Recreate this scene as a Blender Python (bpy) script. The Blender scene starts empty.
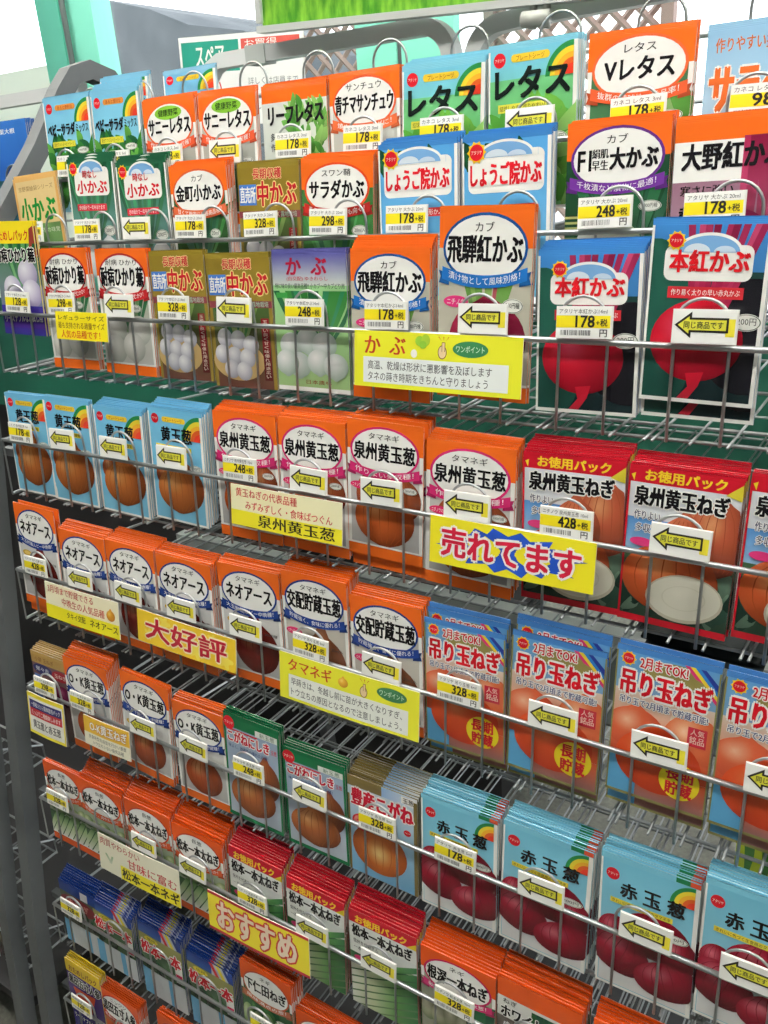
import bpy, math, random
import numpy as np
from mathutils import Matrix, Vector
C = bpy.context.scene.collection
PI = math.pi

# ------------------------------------------------------------------ helpers
def lin(c):
    r = []
    for v in c[:3]:
        v = v / 255.0
        r.append(v / 12.92 if v <= 0.04045 else ((v + 0.055) / 1.055) ** 2.4)
    return tuple(r)

def mat(name, col, rough=0.5, metal=0.0, bump=None, spec=0.5, noise=None, emit=None):
    m = bpy.data.materials.new(name); m.use_nodes = True
    nt = m.node_tree; b = nt.nodes['Principled BSDF']
    b.inputs['Base Color'].default_value = (*lin(col), 1)
    b.inputs['Roughness'].default_value = rough
    b.inputs['Metallic'].default_value = metal
    b.inputs['Specular IOR Level'].default_value = spec
    if emit:
        b.inputs['Emission Color'].default_value = (*lin(col), 1)
        b.inputs['Emission Strength'].default_value = emit
    tc = nt.nodes.new('ShaderNodeTexCoord')
    if noise:
        scale, c2, lo, hi = noise
        n = nt.nodes.new('ShaderNodeTexNoise'); n.inputs['Scale'].default_value = scale; n.inputs['Detail'].default_value = 6
        r = nt.nodes.new('ShaderNodeValToRGB')
        r.color_ramp.elements[0].position = lo; r.color_ramp.elements[1].position = hi
        r.color_ramp.elements[0].color = (*lin(col), 1); r.color_ramp.elements[1].color = (*lin(c2), 1)
        nt.links.new(tc.outputs['Object'], n.inputs['Vector']); nt.links.new(n.outputs['Fac'], r.inputs['Fac'])
        nt.links.new(r.outputs['Color'], b.inputs['Base Color'])
    if bump:
        scale, strength, dist = bump
        n = nt.nodes.new('ShaderNodeTexNoise'); n.inputs['Scale'].default_value = scale; n.inputs['Detail'].default_value = 3
        bp = nt.nodes.new('ShaderNodeBump'); bp.inputs['Strength'].default_value = strength; bp.inputs['Distance'].default_value = dist
        nt.links.new(tc.outputs['Object'], n.inputs['Vector'])
        nt.links.new(n.outputs['Fac'], bp.inputs['Height']); nt.links.new(bp.outputs['Normal'], b.inputs['Normal'])
    return m

def print_mat(name, rough, bump_strength, spec=0.5):
    """A printed sheet: its ink colours come from the mesh's own colour attribute."""
    m = mat(name, (255, 255, 255), rough, spec=spec)
    nt = m.node_tree; b = nt.nodes['Principled BSDF']
    a = nt.nodes.new('ShaderNodeAttribute'); a.attribute_name = 'ink'
    nt.links.new(a.outputs['Color'], b.inputs['Base Color'])
    if bump_strength:
        tc = nt.nodes.new('ShaderNodeTexCoord'); oi = nt.nodes.new('ShaderNodeObjectInfo')
        ad = nt.nodes.new('ShaderNodeVectorMath'); ad.operation = 'ADD'
        mp = nt.nodes.new('ShaderNodeMapping'); mp.inputs['Scale'].default_value = (1.0, 1.0, 0.55)
        sc = nt.nodes.new('ShaderNodeMath'); sc.operation = 'MULTIPLY'; sc.inputs[1].default_value = 37.0
        n = nt.nodes.new('ShaderNodeTexNoise'); n.inputs['Scale'].default_value = 42; n.inputs['Detail'].default_value = 2.5
        bp = nt.nodes.new('ShaderNodeBump'); bp.inputs['Strength'].default_value = bump_strength; bp.inputs['Distance'].default_value = 0.004
        nt.links.new(tc.outputs['Object'], mp.inputs['Vector']); nt.links.new(oi.outputs['Random'], sc.inputs[0])
        nt.links.new(mp.outputs['Vector'], ad.inputs[0]); nt.links.new(sc.outputs[0], ad.inputs[1])
        nt.links.new(ad.outputs['Vector'], n.inputs['Vector']); nt.links.new(n.outputs['Fac'], bp.inputs['Height'])
        nt.links.new(bp.outputs['Normal'], b.inputs['Normal'])
    return m

M = {}
M['film'] = print_mat('glossy_printed_film', 0.25, 0.42)
M['card'] = print_mat('printed_card', 0.45, 0.0)
M['wire'] = mat('galvanised_wire', (176, 180, 182), 0.38, 0.85)
M['floor_wire'] = mat('dull_galvanised_wire', (142, 146, 148), 0.5, 0.7)
M['post'] = mat('grey_painted_steel', (92, 96, 98), 0.5, 0.1, noise=(9, (76, 80, 82), 0.45, 0.7))
M['bar'] = mat('pale_grey_steel', (178, 184, 182), 0.5, 0.1)
M['dark_sheet'] = mat('dark_grey_sheet', (74, 80, 80), 0.6)
M['green_sheet'] = mat('deep_green_sheet', (22, 96, 76), 0.6, noise=(5, (16, 78, 62), 0.4, 0.7))

class MB:
    """Collects vertices and faces and links them as one mesh object."""
    def __init__(s): s.v = []; s.f = []
    def box(s, x0, x1, y0, y1, z0, z1):
        n = len(s.v)
        s.v += [(x, y, z) for z in (z0, z1) for y in (y0, y1) for x in (x0, x1)]
        s.f += [tuple(n + i for i in q) for q in ((0, 2, 3, 1), (4, 5, 7, 6), (0, 1, 5, 4), (2, 6, 7, 3), (0, 4, 6, 2), (1, 3, 7, 5))]
        return s
    def tube(s, pts, r, n=8, sx=1.0, closed=False, square=False):
        pts = [Vector(p) for p in pts]
        N = len(pts); rings = []
        up = None
        for i, p in enumerate(pts):
            a = pts[(i - 1) % N] if (i > 0 or closed) else p
            b = pts[(i + 1) % N] if (i < N - 1 or closed) else p
            t = (b - a).normalized()
            if up is None:
                up = Vector((1, 0, 0)) if abs(t.x) < 0.9 else Vector((0, 0, 1))
            u = (up - t * up.dot(t)).normalized(); w = t.cross(u); up = u
            k = len(s.v)
            mit = 1.0
            if 0 < i < N - 1 or closed:
                c = max(0.3, abs((p - a).normalized().dot(t))) if (p - a).length > 0 else 1
                mit = 1.0 / c if square else 1.0
            m = 4 if square else n
            for j in range(m):
                ang = 2 * PI * (j + (0.5 if square else 0)) / m
                rr = r * (math.sqrt(2) if square else 1)
                s.v.append(tuple(p + u * (math.cos(ang) * rr * sx) + w * (math.sin(ang) * rr * mit)))
            rings.append((k, m))
        for i in range(N if closed else N - 1):
            (k, m), (l, _) = rings[i], rings[(i + 1) % N]
            for j in range(m):
                s.f.append((k + j, k + (j + 1) % m, l + (j + 1) % m, l + j))
        if not closed:
            k, m = rings[0]; s.f.append(tuple(k + j for j in reversed(range(m))))
            k, m = rings[-1]; s.f.append(tuple(k + j for j in range(m)))
        return s
    def mesh(s, name, m):
        me = bpy.data.meshes.new(name); me.from_pydata(s.v, [], s.f); me.update()
        if m: me.materials.append(m)
        return me
    def build(s, name, m, parent=None, smooth=False, loc=None):
        me = s.mesh(name, m)
        if smooth: me.polygons.foreach_set('use_smooth', [True] * len(me.polygons))
        return link(name, me, parent, loc)

def link(name, me, parent=None, loc=None):
    o = bpy.data.objects.new(name, me); C.objects.link(o)
    if parent: o.parent = parent
    if loc: o.location = loc
    return o
def tag(o, label=None, cat=None, group=None, kind=None):
    for k, v in (('label', label), ('category', cat), ('group', group), ('kind', kind)):
        if v: o[k] = v
    return o
def empty(name, loc=(0, 0, 0)):
    o = bpy.data.objects.new(name, None); C.objects.link(o); o.location = loc; o.empty_display_size = 0.02
    return o
def copy_tree(o, parent=None):
    c = o.copy(); C.objects.link(c); c.parent = parent
    for ch in o.children: copy_tree(ch, c)
    return c

# ------------------------------------------------------------------ lettering
_tc = {}
def glyphs(s, bold=0.0):
    """Outline mesh of a string, scaled to a unit box: (verts N x 2, faces)."""
    k = (s, bold)
    if k in _tc: return _tc[k]
    out = []
    for off in ((0.0, bold) if bold else (0.0,)):
        cu = bpy.data.curves.new('lettering', 'FONT'); cu.body = s; cu.resolution_u = 2; cu.offset = off
        ob = bpy.data.objects.new('lettering', cu); C.objects.link(ob)
        dg = bpy.context.evaluated_depsgraph_get()
        me = bpy.data.meshes.new_from_object(ob.evaluated_get(dg))
        v = np.array([q.co[:2] for q in me.vertices]) if len(me.vertices) else np.zeros((1, 2))
        f = [tuple(p.vertices) for p in me.polygons]
        out.append((v, f))
        bpy.data.objects.remove(ob); bpy.data.curves.remove(cu); bpy.data.meshes.remove(me)
    v0 = out[0][0]; lo, hi = v0.min(0), v0.max(0)
    v, f = out[-1]
    _tc[k] = ((v - lo) / np.maximum(hi - lo, 1e-6), f)
    return _tc[k]

def mix(a, b, t):
    t = max(0, min(1, t)); return tuple(a[i] * (1 - t) + b[i] * t for i in range(3))

class Art:
    """Flat printing on a sheet. x runs 0..1 across, y runs 0..A downwards; each call prints over the last."""
    def __init__(s, A=1.607): s.A = A; s.v = []; s.f = []; s.c = []; s.l = 0; s.boxes = []; s.own = {}
    def _add(s, pts, faces, cols):
        n = len(s.v)
        pts = [(min(1, max(0, p[0])), min(s.A, max(0, p[1]))) for p in pts]
        xs = [p[0] for p in pts]; ys = [p[1] for p in pts]
        b = (min(xs), min(ys), max(xs), max(ys))
        lay = 1 + max((l for (q, l, g) in s.boxes if g != s.l and q[0] < b[2] and b[0] < q[2] and q[1] < b[3] and b[1] < q[3]), default=0)
        j = s.own[s.l] = s.own.get(s.l, -1) + 1
        s.boxes.append((b, lay, s.l))
        lay += (j * .37 % 1.0) * .8
        for p in pts:
            s.v.append((p[0], p[1], lay))
        s.c += cols
        s.f += [tuple(n + i for i in f) for f in faces]
    def up(s): s.l += 1
    def rect(s, x0, y0, x1, y1, col, col2=None, horiz=False, same=False):
        if not same: s.up()
        nx = max(1, int(abs(x1 - x0) / 0.07)); ny = max(1, int(abs(y1 - y0) / 0.07))
        P = []; K = []
        for j in range(ny + 1):
            for i in range(nx + 1):
                P.append((x0 + (x1 - x0) * i / nx, y0 + (y1 - y0) * j / ny))
                K.append(mix(col, col2, i / nx if horiz else j / ny) if col2 else col)
        F = [(j * (nx + 1) + i, (j + 1) * (nx + 1) + i, (j + 1) * (nx + 1) + i + 1, j * (nx + 1) + i + 1) for j in range(ny) for i in range(nx)]
        s._add(P, F, K)
    def ell(s, cx, cy, rx, ry, col, a0=0, a1=360, inner=0.0, seg=30, col2=None, same=False, rot=0, bumps=0, amp=0):
        """Ellipse, ring sector (inner > 0) or, with bumps, a scalloped star. y is down."""
        if not same: s.up()
        R = max(2, int(max(rx, ry) / 0.07) + 1)
        full = abs(a1 - a0) >= 360
        P = []; K = []
        cr, sr = math.cos(math.radians(rot)), math.sin(math.radians(rot))
        for k in range(R + 1):
            t = inner + (1 - inner) * k / R
            for j in range(seg + 1):
                a = math.radians(a0 + (a1 - a0) * j / seg)
                q = t * (1 + (amp * math.cos(a * bumps) if bumps else 0))
                x, y = q * rx * math.cos(a), -q * ry * math.sin(a)
                P.append((cx + x * cr - y * sr, cy + x * sr + y * cr)); K.append(mix(col, col2, k / R) if col2 else col)
        F = []
        for k in range(R):
            for j in range(seg):
                a = k * (seg + 1) + j
                F.append((a, a + seg + 1, a + seg + 2, a + 1))
        s._add(P, F, K)
    def poly(s, pts, col, same=False, cols=None):
        if not same: s.up()
        s._add(pts, [tuple(range(len(pts)))], cols or [col] * len(pts))
    def strip(s, left, right, cols, same=False):
        """A band between two polylines, one colour per rung."""
        if not same: s.up()
        L = []; R = []; K = []
        for i in range(len(left) - 1):
            (a, b), (c, d) = (left[i], left[i + 1]), (right[i], right[i + 1])
            k = max(1, int(max(math.dist(a, b), math.dist(c, d)) / .09))
            for q in range(k + (i == len(left) - 2)):
                t = q / k
                L.append((a[0] + (b[0] - a[0]) * t, a[1] + (b[1] - a[1]) * t)); R.append((c[0] + (d[0] - c[0]) * t, c[1] + (d[1] - c[1]) * t)); K.append(mix(cols[i], cols[i + 1], t))
        m = max(1, int(max(math.dist(a, b) for a, b in zip(L, R)) / .09)); n = len(L); P = []; KK = []
        for a, b, c in zip(L, R, K):
            for q in range(m + 1):
                t = q / m; P.append((a[0] + (b[0] - a[0]) * t, a[1] + (b[1] - a[1]) * t)); KK.append(c)
        s._add(P, [(i * (m + 1) + q, (i + 1) * (m + 1) + q, (i + 1) * (m + 1) + q + 1, i * (m + 1) + q + 1) for i in range(n - 1) for q in range(m)], KK)
    def txt(s, t, x0, y0, x1, y1, col, bold=0.02, out=None, ow=0.012, arc=0.0, rot=0, slant=0, same=False):
        gv, gf = glyphs(t)
        w, h = x1 - x0, y1 - y0
        q = min(bold, .06) * .62 * h
        shifts = [(0, 0)] if bold < .012 else [(-q * .8, 0), (q * .8, 0)] if h < .10 else [(-q, -q * .7), (q, -q * .7), (-q, q * .7), (q, q * .7), (0, 0)]
        cx, cy = (x0 + x1) / 2, (y0 + y1) / 2
        def put(dx, dy, c):
            P = []
            cr, sr = math.cos(math.radians(rot)), math.sin(math.radians(rot))
            for a, b in gv:
                x, y = (a - 0.5) * w + (b - 0.5) * slant * h, (0.5 - b) * h + arc * (1 - (2 * a - 1) ** 2)
                P.append((cx + dx + x * cr - y * sr, cy + dy + x * sr + y * cr))
            s._add(P, gf, [c] * len(P))
        if out:
            s.up()
            for k in range(8):
                a = k * PI / 4; put(math.cos(a) * (ow + q), math.sin(a) * (ow + q), out)
        if not same: s.up()
        for dx, dy in shifts: put(dx, dy, col)
    def rrect(s, x0, y0, x1, y1, r, col):
        """Rectangle with rounded corners."""
        s.rect(x0, y0 + r, x1, y1 - r, col); s.rect(x0 + r, y0, x1 - r, y0 + r, col, same=True); s.rect(x0 + r, y1 - r, x1 - r, y1, col, same=True)
        for cx, cy, a0 in ((x1 - r, y0 + r, 0), (x0 + r, y0 + r, 90), (x0 + r, y1 - r, 180), (x1 - r, y1 - r, 270)):
            s.ell(cx, cy, r, r, col, a0, a0 + 90, seg=5, same=True)
    def ribbon(s, cx, cy, w, h, col, t, tcol=(250, 250, 250), bend=0.04):
        """Curved banner with swallow-tail ends and lettering."""
        s.up()
        dark = mix(col, (0, 0, 0), 0.25)
        for sg in (-1, 1):
            x = cx + sg * w / 2
            s.poly([(x - sg * .08, cy - h * .1 - bend * .2), (x + sg * .05, cy - h * .2 - bend * .5), (x + sg * .02, cy + h * .3 - bend * .5), (x + sg * .05, cy + h * .8 - bend * .5), (x - sg * .08, cy + h * .8 - bend * .2)], dark, same=True)
        n = 12; L = []; R = []
        for i in range(n + 1):
            u = -1 + 2 * i / n; x = cx + u * w / 2; y = cy + bend * (1 - u * u) - bend * 0.5
            L.append((x, y - h / 2)); R.append((x, y + h / 2))
        s.strip(L, R, [col] * (n + 1))
        s.txt(t, cx - w * .42, cy - h * .30 - bend * .35, cx + w * .42, cy + h * .30 - bend * .35, tcol, 0.01, arc=bend * .8)
    def bulb(s, cx, cy, rx, ry, c, hi, lo, streak=None, neck=0.0, tail=0.0, seed=0, rot=0, hx=-.3, hy=-.35, flat=1.0):
        """Picture of a round root or bulb."""
        s.up(); R = 6; seg = 30; P = []; K = []
        cr, sr = math.cos(math.radians(rot)), math.sin(math.radians(rot))
        def pt(x, y): return (cx + x * cr - y * sr, cy + x * sr + y * cr)
        for k in range(R + 1):
            t = k / R
            for j in range(seg):
                a = 2 * PI * j / seg
                x, y = t * math.cos(a), t * math.sin(a)
                yy = y
                if neck and y < 0: yy = y * (1 + neck * max(0, 1 - abs(x) * 3.0) * t)
                if tail and y > 0: yy = y * (1 + tail * max(0, 1 - abs(x) * 4.0) * t)
                P.append(pt(x * rx, yy * ry))
                d = math.hypot(x - hx, y - hy)
                col = mix(hi, c, d / 0.55) if d < .55 else mix(c, lo, (d - .55) / .95)
                K.append(col)
        F = [(k * seg + j, k * seg + (j + 1) % seg, (k + 1) * seg + (j + 1) % seg, (k + 1) * seg + j) for k in range(R) for j in range(seg)]
        s._add(P, F, K)
        if streak:
            s.up()
            for q in (-.72, -.45, -.15, .15, .45, .72):
                L = []; Rr = []
                for i in range(7):
                    y = -.88 + 1.76 * i / 6; x = q * math.sqrt(max(0, 1 - y * y))
                    L.append(pt((x - .012) * rx, y * ry)); Rr.append(pt((x + .012) * rx, y * ry))
                s.strip(L, Rr, [streak] * 7, same=True)
    def leaf(s, x0, y0, x1, y1, w, c1, c2, same=False, vein=None):
        L = []; R = []; n = 6
        dx, dy = x1 - x0, y1 - y0; d = math.hypot(dx, dy) or 1; nx, ny = -dy / d, dx / d
        bend = 0.12 * d
        for i in range(n + 1):
            t = i / n; q = w * math.sin(PI * (0.06 + 0.92 * t)) ** 0.8
            bx, by = x0 + dx * t + nx * bend * math.sin(PI * t), y0 + dy * t + ny * bend * math.sin(PI * t)
            L.append((bx + nx * q, by + ny * q)); R.append((bx - nx * q, by - ny * q))
        s.strip(L, R, [mix(c1, c2, i / n) for i in range(n + 1)], same=same)
        if vein:
            s.strip([(a[0] * .52 + b[0] * .48, a[1] * .52 + b[1] * .48) for a, b in zip(L, R)], [(a[0] * .48 + b[0] * .52, a[1] * .48 + b[1] * .52) for a, b in zip(L, R)], [vein] * (n + 1))
    def foliage(s, x0, y0, x1, y1, n, size, cols, seed, up=True, layers=3):
        r = random.Random(seed)
        for L in range(layers):
            s.up()
            for i in range(n // layers):
                x = x0 + (x1 - x0) * r.random(); y = y0 + (y1 - y0) * r.random()
                a = r.uniform(-.9, .9) + (0 if up else PI / 2 * r.choice((-1, 1)))
                d = size * r.uniform(.6, 1.2)
                c = r.choice(cols)
                s.leaf(x, y, x + math.sin(a) * d, y - math.cos(a) * d, d * r.uniform(.16, .3), mix(c, (0, 0, 0), .25), c, same=True)
    def stems(s, cx, y0, y1, n, spread, cols, w=.025, seed=0, base=.1):
        r = random.Random(seed); s.up()
        for i in range(n):
            u = -1 + 2 * (i + .5) / n + r.uniform(-.1, .1)
            xa, xb = cx + u * base, cx + u * spread
            c = r.choice(cols)
            L = []; R = []
            for k in range(5):
                t = k / 4; x = xa + (xb - xa) * t ** .8; y = y1 + (y0 - y1) * t
                q = w * (.6 + .6 * t)
                L.append((x - q, y)); R.append((x + q, y))
            s.strip(L, R, [mix(c, (255, 255, 255), .25 * (1 - k / 4)) for k in range(5)], same=True)
    def dot_logo(s, x, y, r, sun=False):
        if sun: s.ell(x, y, r * 1.25, r * 1.25, (245, 205, 40), bumps=10, amp=.14)
        s.ell(x, y, r, r, (214, 30, 44))
        s.txt('アタリヤ', x - r * .75, y - r * .24, x + r * .75, y + r * .24, (250, 235, 225), 0.01)
    def oval_note(s, x, y, rx, ry, t='200円'):
        s.ell(x, y, rx, ry, (240, 242, 236)); s.ell(x, y, rx * .96, ry * .92, (60, 80, 60), inner=.93)
        s.txt(t, x - rx * .65, y - ry * .5, x + rx * .65, y + ry * .3, (40, 50, 45), 0.01)
    def rainbow(s, x, y, r):
        """Quarter rainbow in the upper corner."""
        for k, c in enumerate(((38, 130, 70), (236, 214, 60), (240, 180, 50), (222, 96, 40), (226, 64, 44))):
            q = r * (1 - .17 * k)
            s.ell(x, y, q, q, c, 90, 180, seg=14)
    def to_mesh(s, name, W, H, shape, m, base_c=None, sides=True, back=(232, 230, 222)):
        """shape(x, y) gives how far the sheet stands forward (metres) at print coordinates."""
        V = []; F = []; K = []
        eps = 0.00008
        thick = 0.0009
        nx, ny = 16, 26
        # the pouch: front and back skins with edges
        for side in (0, 1):
            n = len(V)
            for j in range(ny + 1):
                for i in range(nx + 1):
                    x, y = i / nx, s.A * j / ny
                    V.append(((x - .5) * W, -shape(x, y) + (thick if side else 0), H * (1 - y / s.A)))
                    K.append(back if side else (base_c or (240, 240, 236)))
            for j in range(ny):
                for i in range(nx):
                    a = n + j * (nx + 1) + i
                    q = (a, a + nx + 1, a + nx + 2, a + 1)
                    F.append(q if side == 0 else tuple(reversed(q)))
        nn = (nx + 1) * (ny + 1)
        edge = [i for i in range(nx + 1)] + [j * (nx + 1) + nx for j in range(1, ny + 1)] + [ny * (nx + 1) + i for i in range(nx - 1, -1, -1)] + [j * (nx + 1) for j in range(ny - 1, 0, -1)]
        for a, b in zip(edge, edge[1:] + edge[:1]): F.append((b, a, a + nn, b + nn))
        n = len(V)
        for x, y, l in s.v:
            V.append(((x - .5) * W, -shape(x, y) - eps * (l + 3), H * (1 - y / s.A)))
        K += s.c
        F += [tuple(n + i for i in f) for f in s.f]
        me = bpy.data.meshes.new(name); me.from_pydata(V, [], F)
        at = me.color_attributes.new('ink', 'FLOAT_COLOR', 'POINT')
        at.data.foreach_set('color', np.array([(*lin(c), 1.0) for c in K], dtype=np.float32).ravel())
        me.materials.append(m); me.update()
        return me

# ------------------------------------------------------------------ packet artwork
OR = (242, 110, 32); OR2 = (232, 90, 28); WH = (246, 246, 242); BK = (24, 22, 26); RED = (206, 26, 40)
YE = (248, 226, 40); SKY = (108, 184, 226); SKY2 = (176, 214, 232); DG = (22, 74, 48); G1 = (48, 120, 50); G2 = (96, 166, 70); G3 = (30, 92, 54)
NAVY = (28, 58, 128)

def onion(a, cx, cy, rx, ry, seed=0, neck=.35, c=(186, 92, 36), rot=0):
    a.bulb(cx, cy, rx, ry, c, mix(c, (250, 214, 150), .55), mix(c, (60, 20, 10), .6), streak=mix(c, (90, 36, 12), .35), neck=neck, tail=.06, rot=rot)

def greens_bg(a, y0, y1, seed, n=36, cols=(G3, G1, DG, (20, 60, 40)), x0=0, x1=1, size=.4):
    a.foliage(x0, y0 + .2, x1, y1 + .1, n, size, cols, seed)

def orange(sub, title, rim, rib, ribt, pic, body=(214, 214, 206), band=OR, hd=.34, bottom=True, subbox=None, tw=.40, top=OR, th=.10):
    a = Art()
    a.rect(0, .06, 1, hd, top)
    a.rect(0, hd, 1, a.A, WH)
    a.rect(.045, hd, .955, a.A - .14, body)
    pic(a)
    if bottom:
        a.rect(0, a.A - .13, 1, a.A, band); a.rect(0, a.A - .155, 1, a.A - .135, WH)
    a.ell(.5, .34, .455, .285, rim); a.ell(.5, .34, .428, .261, WH)
    if subbox:
        a.ell(.5, .185, .26, .085, subbox, seg=20); a.txt(sub, .31, .14, .69, .225, (20, 50, 20), .03)
    else:
        a.txt(sub, .5 - .05 * len(sub), .13, .5 + .05 * len(sub), .207, BK, .02)
    a.txt(title, .5 - tw, .345 - th, .5 + tw, .345 + th, BK, .05)
    a.ribbon(.5, .575, .92, .105, rib, ribt, bend=.07)
    return a

def design(name):
    r = random.Random(name)
    if name == 'senshu':
        def pic(a):
            a.rect(.045, .6, .955, 1.46, (206, 204, 200), (176, 176, 176))
            onion(a, .76, .86, .22, .24, c=(150, 74, 40)); onion(a, .32, .86, .2, .26, c=(160, 78, 42))
            onion(a, .5, 1.12, .40, .33, c=(196, 92, 38), neck=.9)
            a.ell(.17, .76, .13, .045, (222, 50, 110)); a.txt('ニチノウのタネ', .07, .74, .27, .785, WH, .01)
            a.oval_note(.84, .74, .09, .04, '2000円種')
        return orange('タマネギ', '泉州黄玉葱', (206, 40, 110), (206, 44, 112), '作りよい多収種！', pic, body=(208, 206, 202))
    if name == 'neo':
        def pic(a):
            a.rect(.045, .6, .955, 1.46, (216, 216, 214), (196, 196, 196))
            onion(a, .56, 1.1, .37, .36, c=(118, 34, 30), neck=.75)
            a.ell(.22, .77, .12, .05, (212, 172, 60)); a.ell(.22, .765, .08, .03, (238, 206, 110))
            a.txt('200円種', .72, .84, .92, .88, (70, 70, 70), .0)
        return orange('タマネギ', 'ネオアース', NAVY, (34, 64, 140), '大玉貯蔵ルビー中晩種！', pic, tw=.37)
    if name == 'chozo':
        def pic(a):
            a.rect(.045, .6, .955, 1.46, (200, 196, 186), (176, 172, 164))
            onion(a, .6, 1.12, .36, .36, c=(132, 84, 56), neck=.7)
            a.ell(.17, .78, .13, .05, (210, 60, 110)); a.txt('ニチノウのタネ', .07, .76, .27, .80, WH, .01)
            a.txt('20ml入', .74, .88, .92, .93, (60, 60, 60), .0)
        return orange('タマネギ', '交配貯蔵玉葱', NAVY, (34, 64, 140), '貯蔵強く、食味に優れる！', pic, body=(196, 192, 182), tw=.41, th=.115)
    if name == 'ok':
        def pic(a):
            a.rect(.045, .6, .955, 1.46, (222, 222, 220), (190, 188, 186))
            onion(a, .52, 1.14, .36, .32, c=(178, 80, 40), neck=1.1)
            a.ell(.2, .8, .12, .05, (214, 176, 70)); a.ell(.2, .795, .08, .03, (240, 214, 120))
            a.txt('200円種', .7, .88, .92, .92, (70, 70, 70), .0)
        return orange('タマネギ', 'O・K黄玉葱', NAVY, (34, 64, 140), '大玉で揃いよい貯蔵種！', pic, tw=.40)
    if name == 'sunny':
        def pic(a):
            a.rect(.045, .6, .955, 1.46, (176, 178, 170))
            greens_bg(a, .75, 1.5, 5, 60, ((96, 130, 90), (70, 110, 76), (110, 60, 60)), size=.3); a.oval_note(.82, .86, .12, .06, '20ml')
        return orange('健康野菜', 'サニーレタス', (236, 100, 50), (226, 92, 56), '作りやすい、多収穫！', pic, subbox=(132, 190, 60), body=(190, 190, 180))
    if name == 'chima':
        def pic(a):
            a.rect(.045, .6, .955, 1.46, (196, 198, 190)); greens_bg(a, .9, 1.5, 15, 40, (G1, G2, G3), size=.3)
        return orange('サンチュウ', '青チマサンチュウ', (228, 92, 50), (232, 112, 66), '焼肉に！サラダに！', pic, tw=.41)
    if name == 'vlettuce':
        def pic(a):
            greens_bg(a, .62, 1.5, 25, 60, (G1, G2, (150, 196, 120)), x0=.04, x1=.96, size=.35); a.oval_note(.82, .78, .12, .05, '20ml')
        return orange('レタス', 'Vレタス', (232, 104, 60), (228, 98, 56), '抜群の結球性、秀品率！', pic, body=(70, 120, 80), bottom=False, tw=.33, th=.095)
    if name == 'kanamachi':
        def pic(a):
            a.rect(.045, .5, .955, a.A, (44, 84, 44)); a.stems(.5, .5, 1.2, 16, .5, (G3, G1, DG), .03, 3)
            for q in range(3): a.bulb(.25 + .25 * q, 1.25, .17, .17, (236, 238, 236), (255, 255, 255), (180, 190, 190), tail=.3)
            a.oval_note(.75, .85, .09, .06, '20ml')
        return orange('カブ', '金町小かぶ', (214, 92, 50), (226, 110, 70), '甘くて緻密に！最高品種！', pic, body=(60, 96, 56), tw=.39)
    if name == 'swan':
        def pic(a):
            a.rect(.0, .34, 1, a.A, (60, 116, 60)); a.stems(.5, .5, 1.3, 12, .55, (G3, G1, (70, 150, 80)), .04, 8)
            a.bulb(.5, 1.3, .28, .24, (240, 240, 238), (255, 255, 255), (186, 196, 190), tail=.3); a.oval_note(.82, .8, .11, .06, '20ml入')
        return orange('スワン鞘', 'サラダかぶ', (226, 76, 34), (176, 40, 36), 'まろやかく漬物にも向く！', pic, body=(60, 116, 60), bottom=False, tw=.38)
    if name == 'odai':
        def pic(a):
            a.rect(0, .34, 1, a.A, (28, 70, 44)); a.stems(.6, .5, 1.3, 10, .5, (G3, DG, G1), .05, 4)
            a.bulb(.45, 1.2, .36, .32, (232, 236, 226), (252, 252, 248), (150, 170, 130), tail=.3)
            for k in range(6): a.rect(0, .85 + k * .05, .14, .872 + k * .05, (170, 176, 110))
            a.oval_note(.84, .78, .11, .05, '2000円種')
        a = orange('カブ', '大かぶ', (96, 44, 130), (110, 52, 150), '千枚漬など漬物に最適！', pic, body=(28, 70, 44), bottom=False, tw=.0001)
        a.rect(.4999, .3, .5001, .301, WH)
        a.txt('F1', .12, .26, .25, .44, BK, .05); a.txt('絹肌', .26, .25, .42, .335, BK, .06); a.txt('早生', .26, .35, .42, .44, BK, .06)
        a.txt('大かぶ', .44, .25, .89, .44, BK, .07)
        return a
    if name == 'hikari':
        def pic(a):
            a.rect(.045, .6, .955, 1.46, (170, 176, 160), (200, 200, 196)); a.stems(.6, .6, 1.05, 9, .35, (G1, (100, 140, 90), G3), .03, 2)
            for x, y in ((.3, 1.0), (.75, 1.02), (.25, 1.28), (.62, 1.24)): a.bulb(x, y, .21, .19, (222, 222, 216), (248, 248, 244), (160, 164, 156), tail=.25)
            a.oval_note(.72, .74, .1, .05, '20ml')
        return orange('耐病 ひかり', '耐病ひかり蕪', (166, 30, 40), (190, 40, 44), '立枯れ病に強い一代交配むかひ！', pic, body=(180, 184, 172), tw=.41, th=.12)
    if name == 'hida':
        def pic(a):
            a.rect(.0, .34, 1, a.A, (196, 194, 178), (178, 176, 160)); a.stems(.55, .62, 1.0, 7, .28, ((90, 140, 60), (120, 160, 80), (150, 60, 70)), .035, 6)
            a.bulb(.55, 1.1, .42, .34, (150, 30, 62), (214, 130, 150), (90, 14, 40), neck=.15, tail=.45)
            a.ell(.2, .78, .14, .05, (226, 60, 130)); a.txt('ニチノウ', .1, .755, .3, .805, WH, .01); a.oval_note(.82, .8, .11, .06, '200円種')
        return orange('カブ', '飛騨紅かぶ', (20, 74, 140), (34, 110, 190), '漬け物として風味別格！', pic, tw=.40, th=.11)
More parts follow.
